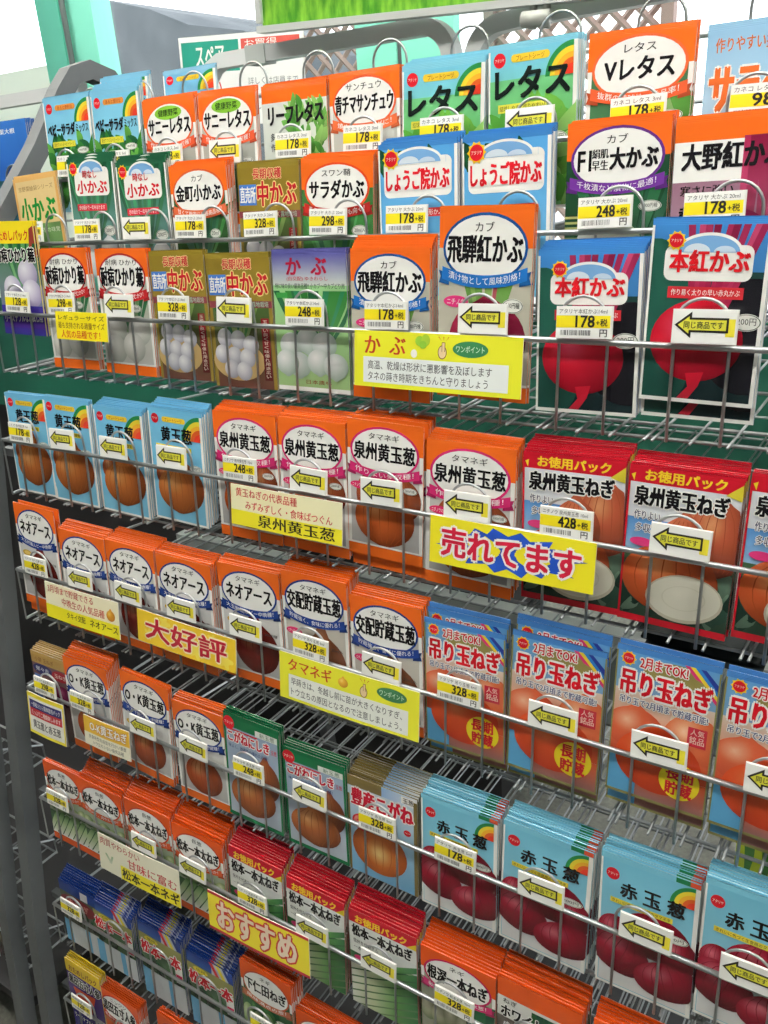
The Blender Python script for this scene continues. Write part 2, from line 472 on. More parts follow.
    if name in ('matsufuto', 'shimonita', 'nebuka'):
        def pic(a):
            if name == 'matsufuto':
                a.rect(.0, .6, 1, a.A, (160, 176, 150))
                for k in range(5): a.bulb(.15 + .2 * k, .84 + .05 * (k % 2), .14, .12, (150, 170, 120), (220, 226, 190), (70, 100, 70))
                a.rect(0, 1.0, 1, a.A, (70, 104, 70)); a.up()
                for k in range(9):
                    x = -.1 + .14 * k; a.strip([(x + .3, .96), (x + .14, 1.2), (x - .04, 1.47)], [(x + .39, .98), (x + .25, 1.22), (x + .07, 1.47)], [(96, 140, 84), (176, 200, 150), (240, 242, 232)], same=True)
            elif name == 'shimonita':
                a.rect(0, .5, 1, a.A, (52, 92, 58)); greens_bg(a, .7, 1.5, 7, 24, (G3, (70, 120, 70)), size=.4)
                for k in range(5): a.bulb(.12 + .2 * k, 1.05 + .06 * (k % 2), .14, .3, (150, 176, 120), (230, 236, 206), (60, 96, 60))
                a.oval_note(.8, .8, .12, .05, '20ml')
            else:
                a.rect(0, .5, 1, a.A, (150, 154, 136))
                for k in range(6): a.bulb(.1 + .17 * k, 1.0 + .05 * (k % 2), .13, .2, (190, 190, 160), (236, 236, 214), (96, 110, 80))
                a.stems(.8, .5, 1.5, 5, .2, (G3, DG), .05, 5)
        if name == 'matsufuto': return orange('長葱', '松本一本太ねぎ', (206, 70, 34), (224, 100, 60), '葱肌太く、肉やわらか！', pic, body=(180, 190, 170), top=OR2, band=OR2, tw=.42, th=.105)
        if name == 'shimonita': return orange('ネギ', '下仁田ねぎ', (200, 90, 60), (196, 110, 76), '風味満点の葱！', pic, body=(60, 96, 60), top=OR2, bottom=False, tw=.40)
        return orange('ネギ', '根深一本ねぎ', (196, 30, 90), (206, 40, 110), '軟白部が長い一本葱！', pic, body=(170, 170, 150), top=OR2, tw=.40, th=.11)
    if name == 'carrot':
        def pic(a):
            a.rect(0, .5, 1, a.A, (190, 120, 80))
            for k in range(4): a.strip([(.1 + .22 * k, .7), (.16 + .22 * k, 1.4)], [(.3 + .22 * k, .7), (.2 + .22 * k, 1.4)], [(226, 100, 40), (190, 70, 30)])
        return orange('ニンジン', '黒田五寸人参', (190, 50, 40), (206, 80, 60), '色鮮やかな五寸人参！', pic, body=(200, 140, 100), top=OR2, band=OR2, tw=.41, th=.12)

    a = Art()
    def skybase(c1, c2, logo=True, pillon=True, pill='プレートシーヅ', pillc=(240, 206, 60), rb=.30, sun=False):
        a.rect(0, .06, 1, a.A, c1, c2)
        a.rect(.955, .06, 1, a.A, WH); a.rect(0, .06, .022, a.A, WH); a.rect(0, a.A - .03, 1, a.A, WH)
        a.rainbow(.955, .06 + rb, rb)
        if not pillon: return
        if logo: a.dot_logo(.13, .15, .07)
        a.rect(.30, .11, .66, .185, pillc); a.ell(.30, .1475, .0375, .0375, pillc); a.ell(.66, .1475, .0375, .0375, pillc)
        a.txt(pill, .32, .122, .64, .175, (150, 60, 30), .01)
    if name == 'mix':
        skybase((120, 192, 226), (150, 208, 226), pillc=(226, 150, 70), pill='あると便利な')
        a.foliage(.08, .72, .92, 1.6, 150, .26, (G1, G2, (60, 140, 50), G3), 1, layers=5)
        a.txt('ベビーサラダ', .06, .36, .66, .52, BK, .06); a.txt('ミックス', .68, .385, .93, .50, BK, .02)
        a.rect(.14, .60, .64, .68, (226, 220, 70)); a.txt('混ぜてつくるベビーリーフ', .17, .615, .61, .665, (60, 80, 30), .01)
        a.oval_note(.78, .74, .12, .045, '400円種')
        return a
    if name == 'garden':
        skybase((112, 176, 214), (140, 196, 214))
        a.foliage(.02, 1.0, .95, 1.6, 140, .22, ((160, 196, 80), (120, 170, 60), (110, 40, 36), (140, 60, 40)), 3)
        a.txt('ガーデンレタス', .06, .42, .88, .62, BK, .025); a.rect(.1, .68, .7, .76, (220, 214, 80)); a.txt('色とりどりのミックス', .13, .695, .67, .745, (70, 80, 30), .01)
        return a
    if name == 'lettuce':
        skybase((120, 200, 226), (120, 190, 120)); a.rect(.022, .34, .955, 1.5, (112, 190, 130), (76, 156, 60)); a.rainbow(.955, .36, .30)
        a.foliage(.03, .85, .95, 1.6, 90, .36, ((110, 180, 70), (84, 160, 60), (150, 206, 110)), 2)
        a.txt('レタス', .09, .24, .92, .52, (18, 30, 26), .10)
        a.rect(.12, .57, .68, .65, (226, 222, 80)); a.txt('結球しやすく作りやすい！', .14, .583, .66, .637, (60, 70, 30), .01); a.oval_note(.80, .93, .11, .06)
        return a
    if name == 'kidama':
        skybase((116, 190, 228), (128, 196, 228), rb=.34)
        onion(a, .56, 1.08, .40, .36, c=(178, 98, 48), neck=.6); onion(a, .28, .94, .2, .2, c=(160, 80, 44), neck=.4)
        onion(a, .5, 1.14, .40, .32, c=(192, 112, 52), neck=.5)
        a.txt('黄玉葱', .24, .25, .80, .45, BK, .045)
        a.rect(.12, .50, .78, .57, (236, 214, 60)); a.txt('ほどよく辛味のある貯蔵種', .15, .512, .75, .56, (60, 70, 30), .01); a.oval_note(.84, .78, .11, .05)
        return a
    if name == 'akadama':
        skybase((120, 196, 224), (156, 206, 224), rb=.001, pillon=False)
        a.rainbow(.955, .30, .24); a.rect(.76, 0, 1, .055, (30, 124, 76)); a.rect(.90, 0, 1, .055, (206, 80, 50))
        a.rect(.03, .80, .955, 1.57, (206, 216, 224), (236, 236, 236))
        for x, y, rx, ry, q in ((.18, .90, .18, .2, 0), (.60, .80, .36, .27, 0), (.84, .92, .2, .22, 0), (.24, 1.14, .34, .26, 20), (.76, 1.27, .36, .23, -14)):
            a.bulb(x, y, rx, ry, (150, 20, 44), (222, 120, 134), (84, 8, 24), streak=(124, 16, 36), rot=q)
        for t, x in (('赤', .22), ('玉', .46), ('葱', .70)): a.txt(t, x, 0.28, x + .17, .45, BK, .09)
        a.rect(.12, .49, .76, .55, (232, 214, 70)); a.txt('きれいに色づく生食用のタマネギ', .14, .50, .74, .54, (60, 60, 30), .01)
        a.oval_note(.80, .72, .13, .05)
        a.dot_logo(.13, .22, .07)
        return a
    if name == 'leaf':
        a.rect(0, .06, 1, .20, OR); a.rect(0, .20, 1, a.A, (222, 226, 220), (190, 200, 190))
        a.foliage(.42, .3, .96, 1.5, 130, .2, ((110, 176, 80), (80, 150, 60), (150, 200, 110)), 9)
        a.txt('リーフレタス', .10, .24, .94, .45, BK, .08); a.txt('多収穫で', .12, .54, .44, .63, (30, 40, 60), .02); a.txt('作りやすい', .12, .66, .48, .75, (30, 40, 60), .02)
        return a
    if name == 'salad':
        a.rect(0, .06, 1, a.A, (150, 196, 230), (210, 226, 236)); a.foliage(0, 1.15, 1, 1.6, 50, .4, (G1, G2, (120, 180, 90)), 29)
        a.txt('作りやすい摘み取り菜', .08, .12, .95, .24, (214, 110, 50), .02); a.txt('サラダ菜', .06, .34, .96, .74, (226, 110, 50), .09, out=WH, ow=.014)
        return a
    def cloud(cx, y0, w, h, tint=(120, 170, 220)):
        a.ell(cx, y0 + .15, w * .37, .155, WH, 0, 180)
        a.rrect(cx - w / 2, y0 + .10, cx + w / 2, y0 + h, .07, WH)
        a.ell(cx, y0 + .16, w * .345, .14, tint, 0, 180); a.ell(cx - .1, y0 + .155, w * .15, .07, (214, 228, 240), 0, 180); a.ell(cx + .13, y0 + .155, w * .12, .05, (200, 220, 240), 0, 180)
    if name == 'tokinashi':
        a.rect(0, .06, 1, a.A, (30, 92, 62), (150, 176, 190)); a.stems(.5, .06, 1.1, 14, .6, (G3, (40, 130, 80), DG), .035, 12)
        a.rect(0, .06, .03, a.A, WH); a.rect(.97, .06, 1, a.A, WH)
        for x, y in ((.32, 1.02), (.78, 1.25), (.4, 1.35)): a.bulb(x, y, .19, .21, (236, 238, 240), (255, 255, 255), (170, 180, 190), neck=.2, tail=.3)
        cloud(.52, .02, .74, .47); a.txt('時なし', .34, .155, .64, .26, RED, .03); a.txt('小かぶ', .20, .29, .84, .46, RED, .09)
        a.rect(.16, .60, .80, .69, (206, 50, 70)); a.txt('きめ細かで一年中まけます', .2, .615, .76, .675, WH, .01); a.oval_note(.82, .96, .12, .07); a.dot_logo(.14, .13, .07, True)
        return a
    if name == 'shogoin':
        a.rect(0, .06, 1, a.A, (86, 164, 226), (120, 190, 226)); a.foliage(.05, .3, .8, .34, 24, .26, (DG, G3, (30, 90, 60)), 31)
        a.bulb(.5, 1.3, .36, .3, (238, 240, 240), (255, 255, 255), (170, 184, 190), tail=.3)
        a.rect(.96, .06, 1, a.A, WH); a.rect(0, .06, .02, a.A, WH)
        cloud(.5, .06, .86, .50); a.txt('しょうご院かぶ', .10, .27, .90, .49, (214, 30, 44), .05)
        a.rect(.12, .68, .86, .77, (206, 60, 60)); a.txt('千枚漬けにむく大形かぶ', .16, .695, .82, .755, WH, .01); a.dot_logo(.17, .16, .08, True); a.oval_note(.72, 1.02, .15, .07)
        return a
    if name == 'honbeni':
        a.rect(0, .06, 1, a.A, (66, 140, 214), (40, 60, 70)); a.rect(0, .45, 1, a.A, (30, 62, 58), (24, 40, 44))
        a.ell(.05, .62, .34, .45, (34, 88, 74)); a.ell(.9, 1.0, .42, .5, (26, 26, 32)); a.ell(.12, 1.35, .3, .3, (30, 76, 66))
        r2 = random.Random(4); a.up()
        for k in range(9):
            x0 = .26 + .075 * k + r2.uniform(-.02, .02); x1 = .38 + .03 * k
            a.strip([(x0 + .06, .06), (x1, .85)], [(x0 + .12, .06), (x1 + .05, .85)], [r2.choice(((150, 40, 80), (186, 70, 110), (120, 24, 60))), (160, 30, 70)], same=True)
        a.bulb(.46, 1.05, .40, .36, (204, 26, 48), (236, 90, 120), (130, 10, 30), neck=.1, tail=0)
        a.strip([(.40, 1.34), (.43, 1.46), (.34, 1.57)], [(.56, 1.32), (.52, 1.45), (.44, 1.57)], [(200, 26, 48), (190, 30, 50), (180, 40, 56)])
        a.rect(0, .06, .022, a.A, WH); a.rect(.965, .06, 1, a.A, WH); a.rect(0, a.A - .035, 1, a.A, WH)
        cloud(.5, .13, .74, .40); a.txt('本紅かぶ', .18, .27, .84, .455, (206, 26, 36), .10)
        a.rect(.18, .58, .82, .68, (206, 46, 56)); a.txt('作り易く太りの早い赤丸かぶ', .21, .60, .79, .655, WH, .012); a.oval_note(.87, .87, .12, .075, '200円'); a.dot_logo(.22, .19, .06, True)
        return a
    if name == 'ono':
        a.rect(0, .06, 1, .22, OR); a.rect(0, .22, .7, a.A, WH); a.rect(.0, .56, 1, a.A, (150, 110, 130), (190, 170, 180))
        a.stems(.9, .2, 1.2, 8, .25, ((130, 24, 60), (160, 40, 80), (100, 20, 50)), .05, 9, base=.3)
        a.bulb(.55, 1.15, .42, .36, (150, 40, 90), (206, 130, 160), (90, 20, 50), tail=.3)
        a.txt('大野紅かぶ', .08, .24, .98, .46, BK, .055); a.txt('寒さに強い', .08, .59, .56, .69, BK, .06); a.txt('赤かぶ', .08, .77, .36, .89, BK, .06)
        return a
    if name == 'kokabu':
        a.rect(0, .06, 1, .75, (222, 196, 140)); a.rect(0, .75, 1, a.A, (110, 150, 90), (90, 130, 80)); a.rect(0, .06, .05, a.A, (220, 170, 100)); a.rect(.95, .06, 1, a.A, (220, 170, 100))
        a.txt('京野菜絵袋シリーズ', .1, .14, .9, .22, (150, 120, 80), .01); a.txt('小かぶ', .10, .33, .90, .72, (30, 130, 50), .05)
        a.bulb(.4, 1.35, .2, .18, (236, 238, 236), (255, 255, 255), (180, 190, 180)); a.txt('四季の味覚', .45, .82, .92, .9, (214, 226, 200), .01)
        return a
    if name == 'chukabu':
        a.rect(0, .06, 1, a.A, (136, 116, 40), (150, 130, 60)); a.rect(0, .56, 1, .64, (130, 60, 70)); a.txt('かんたんPACK', .30, .565, .68, .63, (230, 214, 180), .015); a.txt('露地栽培', .7, .565, .95, .63, (170, 210, 190), .01)
        a.rect(.05, .64, .95, a.A, (70, 100, 50), (110, 70, 60)); a.stems(.45, .64, 1.05, 9, .35, (G1, (120, 150, 80), G3), .03, 14)
        a.ell(.42, 1.28, .42, .24, (206, 176, 120))
        for x, y in ((.22, 1.0), (.44, 1.02), (.64, 1.08), (.16, 1.2), (.36, 1.22), (.57, 1.24), (.3, 1.38), (.5, 1.4)): a.bulb(x, y, .125, .115, (226, 226, 232), (250, 250, 252), (160, 160, 176))
        a.rect(.82, .76, .94, 1.5, (150, 30, 40), (90, 40, 40))
        for k, t in enumerate('玉揃い良く甘く味優れ用途広い'): a.txt(t, .845, .78 + k * .05, .915, .82 + k * .05, (240, 226, 210), .01)
        a.txt('長期収穫', .26, .07, .72, .19, (190, 30, 50), .03, out=(238, 214, 150), ow=.008)
        a.rect(.02, .25, .31, .49, (70, 120, 200)); a.txt('直売所', .035, .275, .295, .465, WH, .03)
        a.txt('中かぶ', .33, .22, .95, .50, (190, 26, 40), .04, out=(240, 220, 140), ow=.014)
        return a
    if name == 'yuki':
        a.rect(0, .06, 1, .40, (84, 84, 150), (206, 216, 206)); a.rect(0, .40, 1, a.A, (150, 200, 140), (170, 206, 140))
        a.stems(.55, .46, 1.15, 15, .6, (G1, (40, 120, 80), G3), .035, 22); None
        for x, y in ((.22, 1.08), (.46, 1.02), (.68, 1.06), (.32, 1.3), (.6, 1.26), (.82, 1.3), (.15, 1.28)): a.bulb(x, y, .165, .15, (228, 234, 232), (255, 255, 255), (160, 184, 170), tail=.2)
        a.rect(0, a.A - .05, 1, a.A, WH); a.txt('か', .2, .10, .40, .28, (170, 30, 60), .06); a.txt('ぶ', .54, .10, .74, .28, (170, 30, 60), .06)
        a.txt('(白交配) ゆきわらし', .2, .30, .76, .355, (190, 40, 60), .015); a.txt('特に味の良い最高品種!! 小カブ～中カブどり用', .03, .375, .97, .435, (30, 40, 50), .015)
        a.rect(.04, .48, .2, .54, (60, 150, 70)); a.txt('日本農林', .4, 1.47, .75, 1.52, (150, 60, 40), .01)
        return a
    if name == 'tameshi':
        a.rect(0, .06, 1, .30, YE); a.rect(0, .30, 1, a.A, (70, 120, 80), (150, 140, 190)); a.stems(.6, .3, .9, 9, .4, (G1, (90, 160, 90), G3), .04, 33)
        a.poly([(.9, .1), (1, .06), (1, .5), (.86, .36)], (150, 60, 50))
        for x, y in ((.35, .95), (.75, .72), (.8, 1.0)): a.bulb(x, y, .22, .2, (214, 210, 226), (240, 240, 248), (150, 140, 180), tail=.25)
        a.txt('おためしパック', .03, .12, .86, .26, (206, 40, 40), .035); a.txt('耐病ひかり蕪', .02, .36, .96, .56, BK, .07, out=WH, ow=.012)
        a.rect(0, 1.18, 1, a.A, (60, 50, 150), (80, 40, 140)); a.txt('リーズナブルなお試し用', .05, 1.30, .96, 1.42, WH, .03, rot=-2); a.rect(0, a.A - .1, 1, a.A, (60, 50, 150))
        return a
    if name == 'otoku':
        a.rect(0, .04, 1, .17, (200, 24, 44)); a.rect(0, .17, 1, .52, (222, 226, 232)); a.rect(0, .52, .45, .85, (90, 150, 214), (150, 190, 226)); a.rect(0, .85, 1, a.A, (60, 96, 66), (40, 60, 50))
        a.foliage(0, 1.2, 1, 1.55, 40, .36, ((50, 84, 70), (30, 60, 50), (100, 130, 110)), 41)
        a.strip([(.55, .3), (.42, .9)], [(.9, .34), (.7, .95)], [(196, 120, 80), (190, 90, 60)])
        onion(a, .85, .62, .28, .36, c=(176, 84, 56), neck=.2); onion(a, .55, .75, .24, .3, c=(190, 96, 66), neck=.3)
        onion(a, .45, 1.10, .44, .36, c=(206, 92, 46), neck=.05)
        a.ell(.60, 1.27, .35, .25, (196, 190, 170), rot=-6); a.ell(.60, 1.26, .33, .225, (222, 220, 204), rot=-6)
        a.ell(.60, 1.26, .20, .13, (212, 210, 192), inner=.93, rot=-6)
        a.rect(0, a.A - .07, 1, a.A, (190, 24, 40)); a.rect(0, .06, .02, a.A, (190, 24, 40))
        a.txt('お徳用パック', .15, .035, .86, .145, (250, 214, 50), .06); a.poly([(.86, .18), (1, .06), (1, .22)], (220, 206, 60)); a.poly([(.02, .1), (.06, .08), (.05, .16)], (250, 214, 50))
        a.txt('泉州黄玉ねぎ', .07, .20, .90, .39, BK, .07, out=WH, ow=.012); a.txt('作りよい', .08, .44, .32, .53, (24, 40, 90), .02, out=WH, ow=.006); a.txt('多収種！', .10, .57, .34, .66, (24, 40, 90), .02, out=WH, ow=.006)
        a.ell(.17, .76, .11, .045, (226, 60, 130))
        return a
    if name == 'otokunegi':
        a.rect(0, .06, 1, .20, (196, 28, 46)); a.rect(0, .20, 1, .62, (218, 222, 220)); a.rect(0, .62, 1, a.A, (130, 160, 120), (206, 214, 196))
        a.txt('お徳用パック', .10, .06, .86, .185, (250, 206, 50), .06); a.poly([(.86, .2), (1, .1), (1, .24)], (226, 200, 50))
        a.rect(0, .66, 1, a.A, (44, 92, 54), (120, 150, 104)); a.up()
        for k in range(11):
            y = .62 + .125 * k; a.strip([(0, y + .30), (.35, y + .16), (.7, y - .0), (1, y - .14)], [(0, y + .40), (.35, y + .26), (.7, y + .10), (1, y - .04)], [(238, 240, 226), (206, 218, 176), (104, 160, 90), (46, 104, 60)], same=True)
        a.rect(0, .42, .5, .70, (226, 228, 222)); a.rect(0, .2, 1, .43, (226, 228, 224))
        a.txt('松本一本太ねぎ', .05, .22, .94, .41, BK, .07); a.txt('信州を代表する', .06, .46, .44, .53, (30, 40, 40), .015); a.txt('一本太ねぎ！', .06, .57, .40, .64, (30, 40, 40), .015); a.ell(.16, .78, .1, .045, (216, 60, 120))
        return a
    if name == 'tsuri':
        a.rect(0, .06, 1, a.A, (96, 156, 210), (226, 214, 206)); a.rect(0, .45, 1, .85, (226, 206, 190), (220, 150, 120)); a.rect(0, .8, 1, 1.25, (214, 110, 70), (196, 70, 40)); a.rect(0, 1.16, .34, a.A, (98, 176, 226)); a.rect(.3, 1.25, 1, a.A, (206, 84, 44), (150, 110, 110))
        a.ell(.62, .2, .35, .12, (150, 140, 80)); a.ell(.78, .66, .2, .2, (234, 214, 190)); a.bulb(.82, .84, .3, .3, (214, 112, 70), (244, 206, 170), (190, 80, 44), neck=.2)
        a.bulb(.25, .86, .3, .24, (214, 100, 64), (240, 190, 160), (190, 70, 44), neck=.2); a.bulb(.50, 1.15, .43, .34, (222, 82, 38), (240, 140, 90), (180, 50, 24), neck=.2)
        for k, c in enumerate(((226, 60, 120), (240, 214, 60), (50, 130, 200), (40, 60, 150))):
            a.poly([(.66 + .05 * k, .06), (.71 + .05 * k, .06), (1, .33 - .045 * k), (1, .40 - .045 * k)], c)
        a.rect(0, .06, .015, a.A, (136, 132, 80)); a.rect(.985, .06, 1, a.A, (136, 132, 80)); a.rect(0, a.A - .03, 1, a.A, (136, 132, 80))
        a.dot_logo(.12, .13, .055, True)
        a.txt('2月までOK!', .24, .085, .70, .20, RED, .035, out=WH, ow=.012); a.txt('吊り玉ねぎ', .07, .235, .94, .49, (206, 20, 36), .08, out=WH, ow=.02)
        a.txt('吊り玉で2月頃まで貯蔵可能!', .07, .52, .93, .60, (24, 40, 110), .025, out=WH, ow=.008)
        a.rect(.76, .66, .94, .86, (190, 40, 60)); a.txt('人気', .785, .675, .915, .74, (240, 214, 200), .015); a.txt('銘品', .78, .75, .92, .83, (240, 214, 200), .02)
        a.ell(.73, 1.28, .20, .2, YE); a.txt('長期', .60, 1.12, .86, 1.27, RED, .09); a.txt('貯蔵', .60, 1.29, .86, 1.44, RED, .09)
        return a
    if name == 'kogane':
        a.rect(0, .06, 1, .20, (20, 110, 66)); a.rect(0, .20, 1, a.A, (150, 170, 196), (190, 200, 214)); a.rect(0, .06, .035, a.A, (24, 116, 70)); a.rect(.97, .06, 1, a.A, (24, 116, 70)); a.rect(0, a.A - .06, 1, a.A, (24, 116, 70))
        a.rect(.58, .12, .97, .21, (226, 232, 226)); a.txt('新玉葱', .66, .13, .92, .2, (40, 100, 70), .01)
        onion(a, .74, .85, .24, .3, c=(150, 84, 50), neck=.4); onion(a, .48, 1.18, .41, .3, c=(190, 108, 56), neck=.35)
        a.rect(.05, .22, .62, .245, (206, 50, 60)); a.txt('こがねにしき', .07, .245, .82, .41, (196, 26, 56), .08, out=WH, ow=.014); a.txt('玉葱', .85, .32, .95, .39, RED, .02)
        a.txt('味よく、貯蔵性の優れた品種！', .08, .45, .8, .51, (40, 60, 110), .015); a.oval_note(.2, .74, .1, .05); a.dot_logo(.1, .14, .10)
        return a
    if name == 'hosan':
        a.rect(0, .06, .5, .16, (120, 104, 60)); a.rect(.5, .0, 1, .16, (150, 186, 230), (236, 238, 240), horiz=True); a.rect(.78, .03, .96, .14, WH); a.txt('玉葱', .80, .04, .95, .13, BK, .025)
        a.rect(0, .16, 1, a.A, (196, 214, 226), (120, 180, 220)); a.rect(.95, .06, 1, a.A, (120, 104, 60)); a.rect(0, .3, .03, a.A, (120, 104, 60))
        a.bulb(.45, 1.1, .40, .40, (206, 110, 44), (250, 226, 150), (120, 50, 20), streak=(186, 96, 40), hx=0, hy=.1, neck=.1)
        a.ell(.22, .72, .16, .14, (196, 40, 56)); a.ell(.22, .72, .135, .115, (220, 120, 110)); a.txt('大玉', .13, .65, .31, .78, (190, 20, 40), .02)
        a.txt('豊産こがね', .06, .17, .94, .45, (196, 22, 50), .09, out=WH, ow=.018); a.dot_logo(.86, .60, .05)
        return a
    if name == 'duo':
        a.rect(0, .06, 1, .22, (176, 140, 76)); a.rect(0, .22, 1, a.A, (110, 80, 84), (80, 60, 60))
        a.txt('小袋 玉ねぎ', .1, .09, .6, .18, (110, 76, 40), .01)
        a.ell(.28, .32, .26, .1, (44, 44, 96)); a.txt('猩々赤', .1, .28, .46, .36, (214, 214, 226), .015); a.ell(.75, .34, .22, .1, (150, 40, 50)); a.txt('玉ねぎ', .6, .3, .9, .38, (236, 214, 206), .015)
        a.rect(.03, .44, .22, 1.0, (90, 120, 180)); onion(a, .42, .75, .16, .2, c=(170, 90, 50)); a.bulb(.76, .72, .22, .2, (110, 34, 70), (180, 110, 140), (60, 16, 40))
        onion(a, .4, 1.2, .26, .24, c=(120, 70, 50))
        return a
    if name == 'matsuippon':
        a.rect(0, .06, 1, .24, (30, 62, 140), (50, 90, 170)); a.rect(.55, .0, 1, .26, (190, 196, 210)); a.rect(.9, 0, 1, .26, (40, 70, 150))
        for k in range(3): a.poly([(.50 + .14 * k, .0), (.58 + .14 * k, .0), (.72 + .14 * k, .26), (.64 + .14 * k, .26)], ((206, 50, 60), (230, 214, 60), (40, 60, 130))[k])
        a.rect(0, .24, 1, .56, (150, 150, 90)); a.rect(0, .56, 1, a.A, (54, 92, 60), (190, 200, 186))
        a.foliage(0, .9, 1, 1.25, 30, .4, (G3, (70, 110, 70), (40, 80, 56)), 44)
        a.ell(.3, .32, .16, .06, (226, 206, 60)); a.txt('信州', .2, .285, .4, .35, (40, 80, 40), .015); a.rect(.82, .5, .98, .95, (226, 226, 222)); a.rect(.83, .76, .97, .92, (206, 40, 90)); a.txt('葱', .85, .54, .95, .64, BK, .02)
        a.txt('松本一本', .04, .38, .96, .66, (206, 26, 40), .09, out=WH, ow=.018)
        # the lower half is the printed back fold: white panels between light-blue stripes
        a.rect(0, 1.02, 1, a.A, (206, 212, 216)); a.rect(.0, 1.02, .2, a.A, (112, 180, 222)); a.rect(.62, 1.02, .74, a.A, (112, 180, 222))
        return a
    if name == 'purple':
        a.rect(0, .06, 1, .26, (30, 60, 136)); a.rect(.6, .06, .8, .26, (206, 206, 212)); a.rect(0, .26, 1, a.A, (70, 80, 66), (110, 110, 100)); a.ell(.5, .48, .5, .2, (120, 40, 46)); a.txt('赤ねぎ', .2, .38, .8, .55, (190, 130, 120), .03)
        a.foliage(0, .8, 1, 1.0, 20, .3, (G3, (80, 100, 70)), 46); a.rect(0, 1.02, 1, a.A, (206, 212, 216)); a.rect(.0, 1.02, .2, a.A, (112, 180, 222)); a.rect(.62, 1.02, .74, a.A, (112, 180, 222))
        return a
    if name == 'whitestar':
        a.rect(0, .06, 1, .26, OR2); a.rect(0, .26, 1, a.A, (226, 226, 220)); a.rect(.42, .3, 1, .56, (40, 90, 50)); a.stems(.75, .3, .56, 12, .26, (G3, G1, DG), .02, 3, base=.22)
        a.rect(0, .56, 1, a.A, (90, 80, 70), (60, 60, 50)); a.txt('ねぎ', .07, .28, .24, .35, BK, .015); a.txt('ホワイトスター', .05, .38, .96, .55, BK, .07, out=WH, ow=.012)
        a.txt('成長が早く', .08, .62, .5, .7, WH, .015); a.txt('作りやすい', .08, .74, .5, .82, WH, .015)
        return a
    if name == 'trial':
        a.rect(0, .06, 1, .28, (222, 190, 40)); a.rect(0, .28, 1, a.A, (80, 60, 110), (60, 40, 120)); a.txt('おためしパック', .1, .11, .9, .24, (120, 70, 30), .03); a.txt('黒田五寸人参', .06, .32, .95, .52, BK, .07, out=(226, 226, 220), ow=.014)
        a.strip([(.15, .6), (.4, 1.3)], [(.8, .56), (.55, 1.3)], [(206, 90, 60), (160, 50, 50)])
        a.rect(0, 1.15, 1, a.A, (50, 40, 130)); a.txt('リーズナブルなお試し用', .05, 1.25, .95, 1.37, WH, .02)
        return a
    if name == 'okra':
        a.rect(0, .06, 1, a.A, (190, 200, 50), (150, 180, 50))
        for k in range(5): a.strip([(.06 + .19 * k, .3), (.1 + .19 * k, .8), (.12 + .19 * k, 1.3)], [(.2 + .19 * k, .3), (.2 + .19 * k, .8), (.14 + .19 * k, 1.3)], [(30, 80, 40), (70, 130, 60), (40, 90, 40)])
        return a
    if name == 'plainblue':
        a.rect(0, .06, 1, .9, (50, 110, 190), (40, 90, 170)); a.rect(0, .9, 1, a.A, (40, 80, 90)); a.txt('葉大根', .3, .12, .7, .2, WH, .04); a.foliage(0, 1.2, 1, 1.6, 20, .3, (G3, DG), 52)
        return a
    if name == 'darkpack':
        a.rect(0, .06, 1, a.A, (70, 66, 70), (60, 44, 50)); a.ell(.5, .4, .4, .2, (120, 120, 120)); a.txt('春菊', .25, .3, .75, .5, BK, .06); a.rect(.1, .72, .9, .95, (150, 40, 70)); a.bulb(.5, 1.2, .3, .2, (90, 84, 70), (140, 130, 110), (50, 50, 40))
        return a
    raise KeyError(name)
SEALC = dict(mix=(124, 190, 222), garden=(120, 180, 212), lettuce=(130, 204, 228), kidama=(112, 186, 226), akadama=(128, 200, 226), salad=(150, 196, 230), tokinashi=(30, 92, 62), shogoin=(60, 130, 200),
    honbeni=(66, 140, 214), kokabu=(226, 180, 110), chukabu=(140, 122, 40), yuki=(84, 84, 150), tameshi=YE, otoku=(196, 22, 42), otokunegi=(190, 26, 42), tsuri=(70, 130, 200), kogane=(18, 104, 62), hosan=(124, 108, 62),
    duo=(180, 146, 80), matsuippon=(26, 56, 132), purple=(26, 56, 132), trial=(222, 190, 40), okra=(196, 204, 60), plainblue=(50, 110, 190), darkpack=(60, 60, 64), matsufuto=OR2, shimonita=OR2, nebuka=OR2, carrot=OR2, whitestar=OR2)

# ------------------------------------------------------------------ rack geometry (metres; x along the rack, y into it, z up)
LEAN = math.radians(8.0)             # the whole shelf front leans back
PLEAN = math.radians(5.0)            # packets lean back a little less
RAIL = {0: (.800, 1.580), 1: (.745, 1.511), 2: (.710, 1.4385), 3: (.635, 1.3645), 4: (.607, 1.2095), 5: (.583, 1.0365), 6: (.556, .868), 7: (.533, .696), 8: (.510, .5155), 9: (.487, .344)}
PITCH = .0885; LANES = 12; DEEP = .100; DROP = .072
BW = LANES * PITCH + .01
def lane(k): return .015 + PITCH * k
ROWN = ['rear top shelf', 'top shelf', 'second shelf', 'third shelf', 'fourth shelf', 'fifth shelf', 'sixth shelf', 'seventh shelf', 'eighth shelf', 'lowest shelf']
ORD = ['first', 'second', 'third', 'fourth', 'fifth', 'sixth', 'seventh', 'eighth', 'ninth', 'tenth', 'eleventh', 'twelfth', 'thirteenth', 'fourteenth']
OFF = .004          # how far the shelf floor stands out in front of the rail

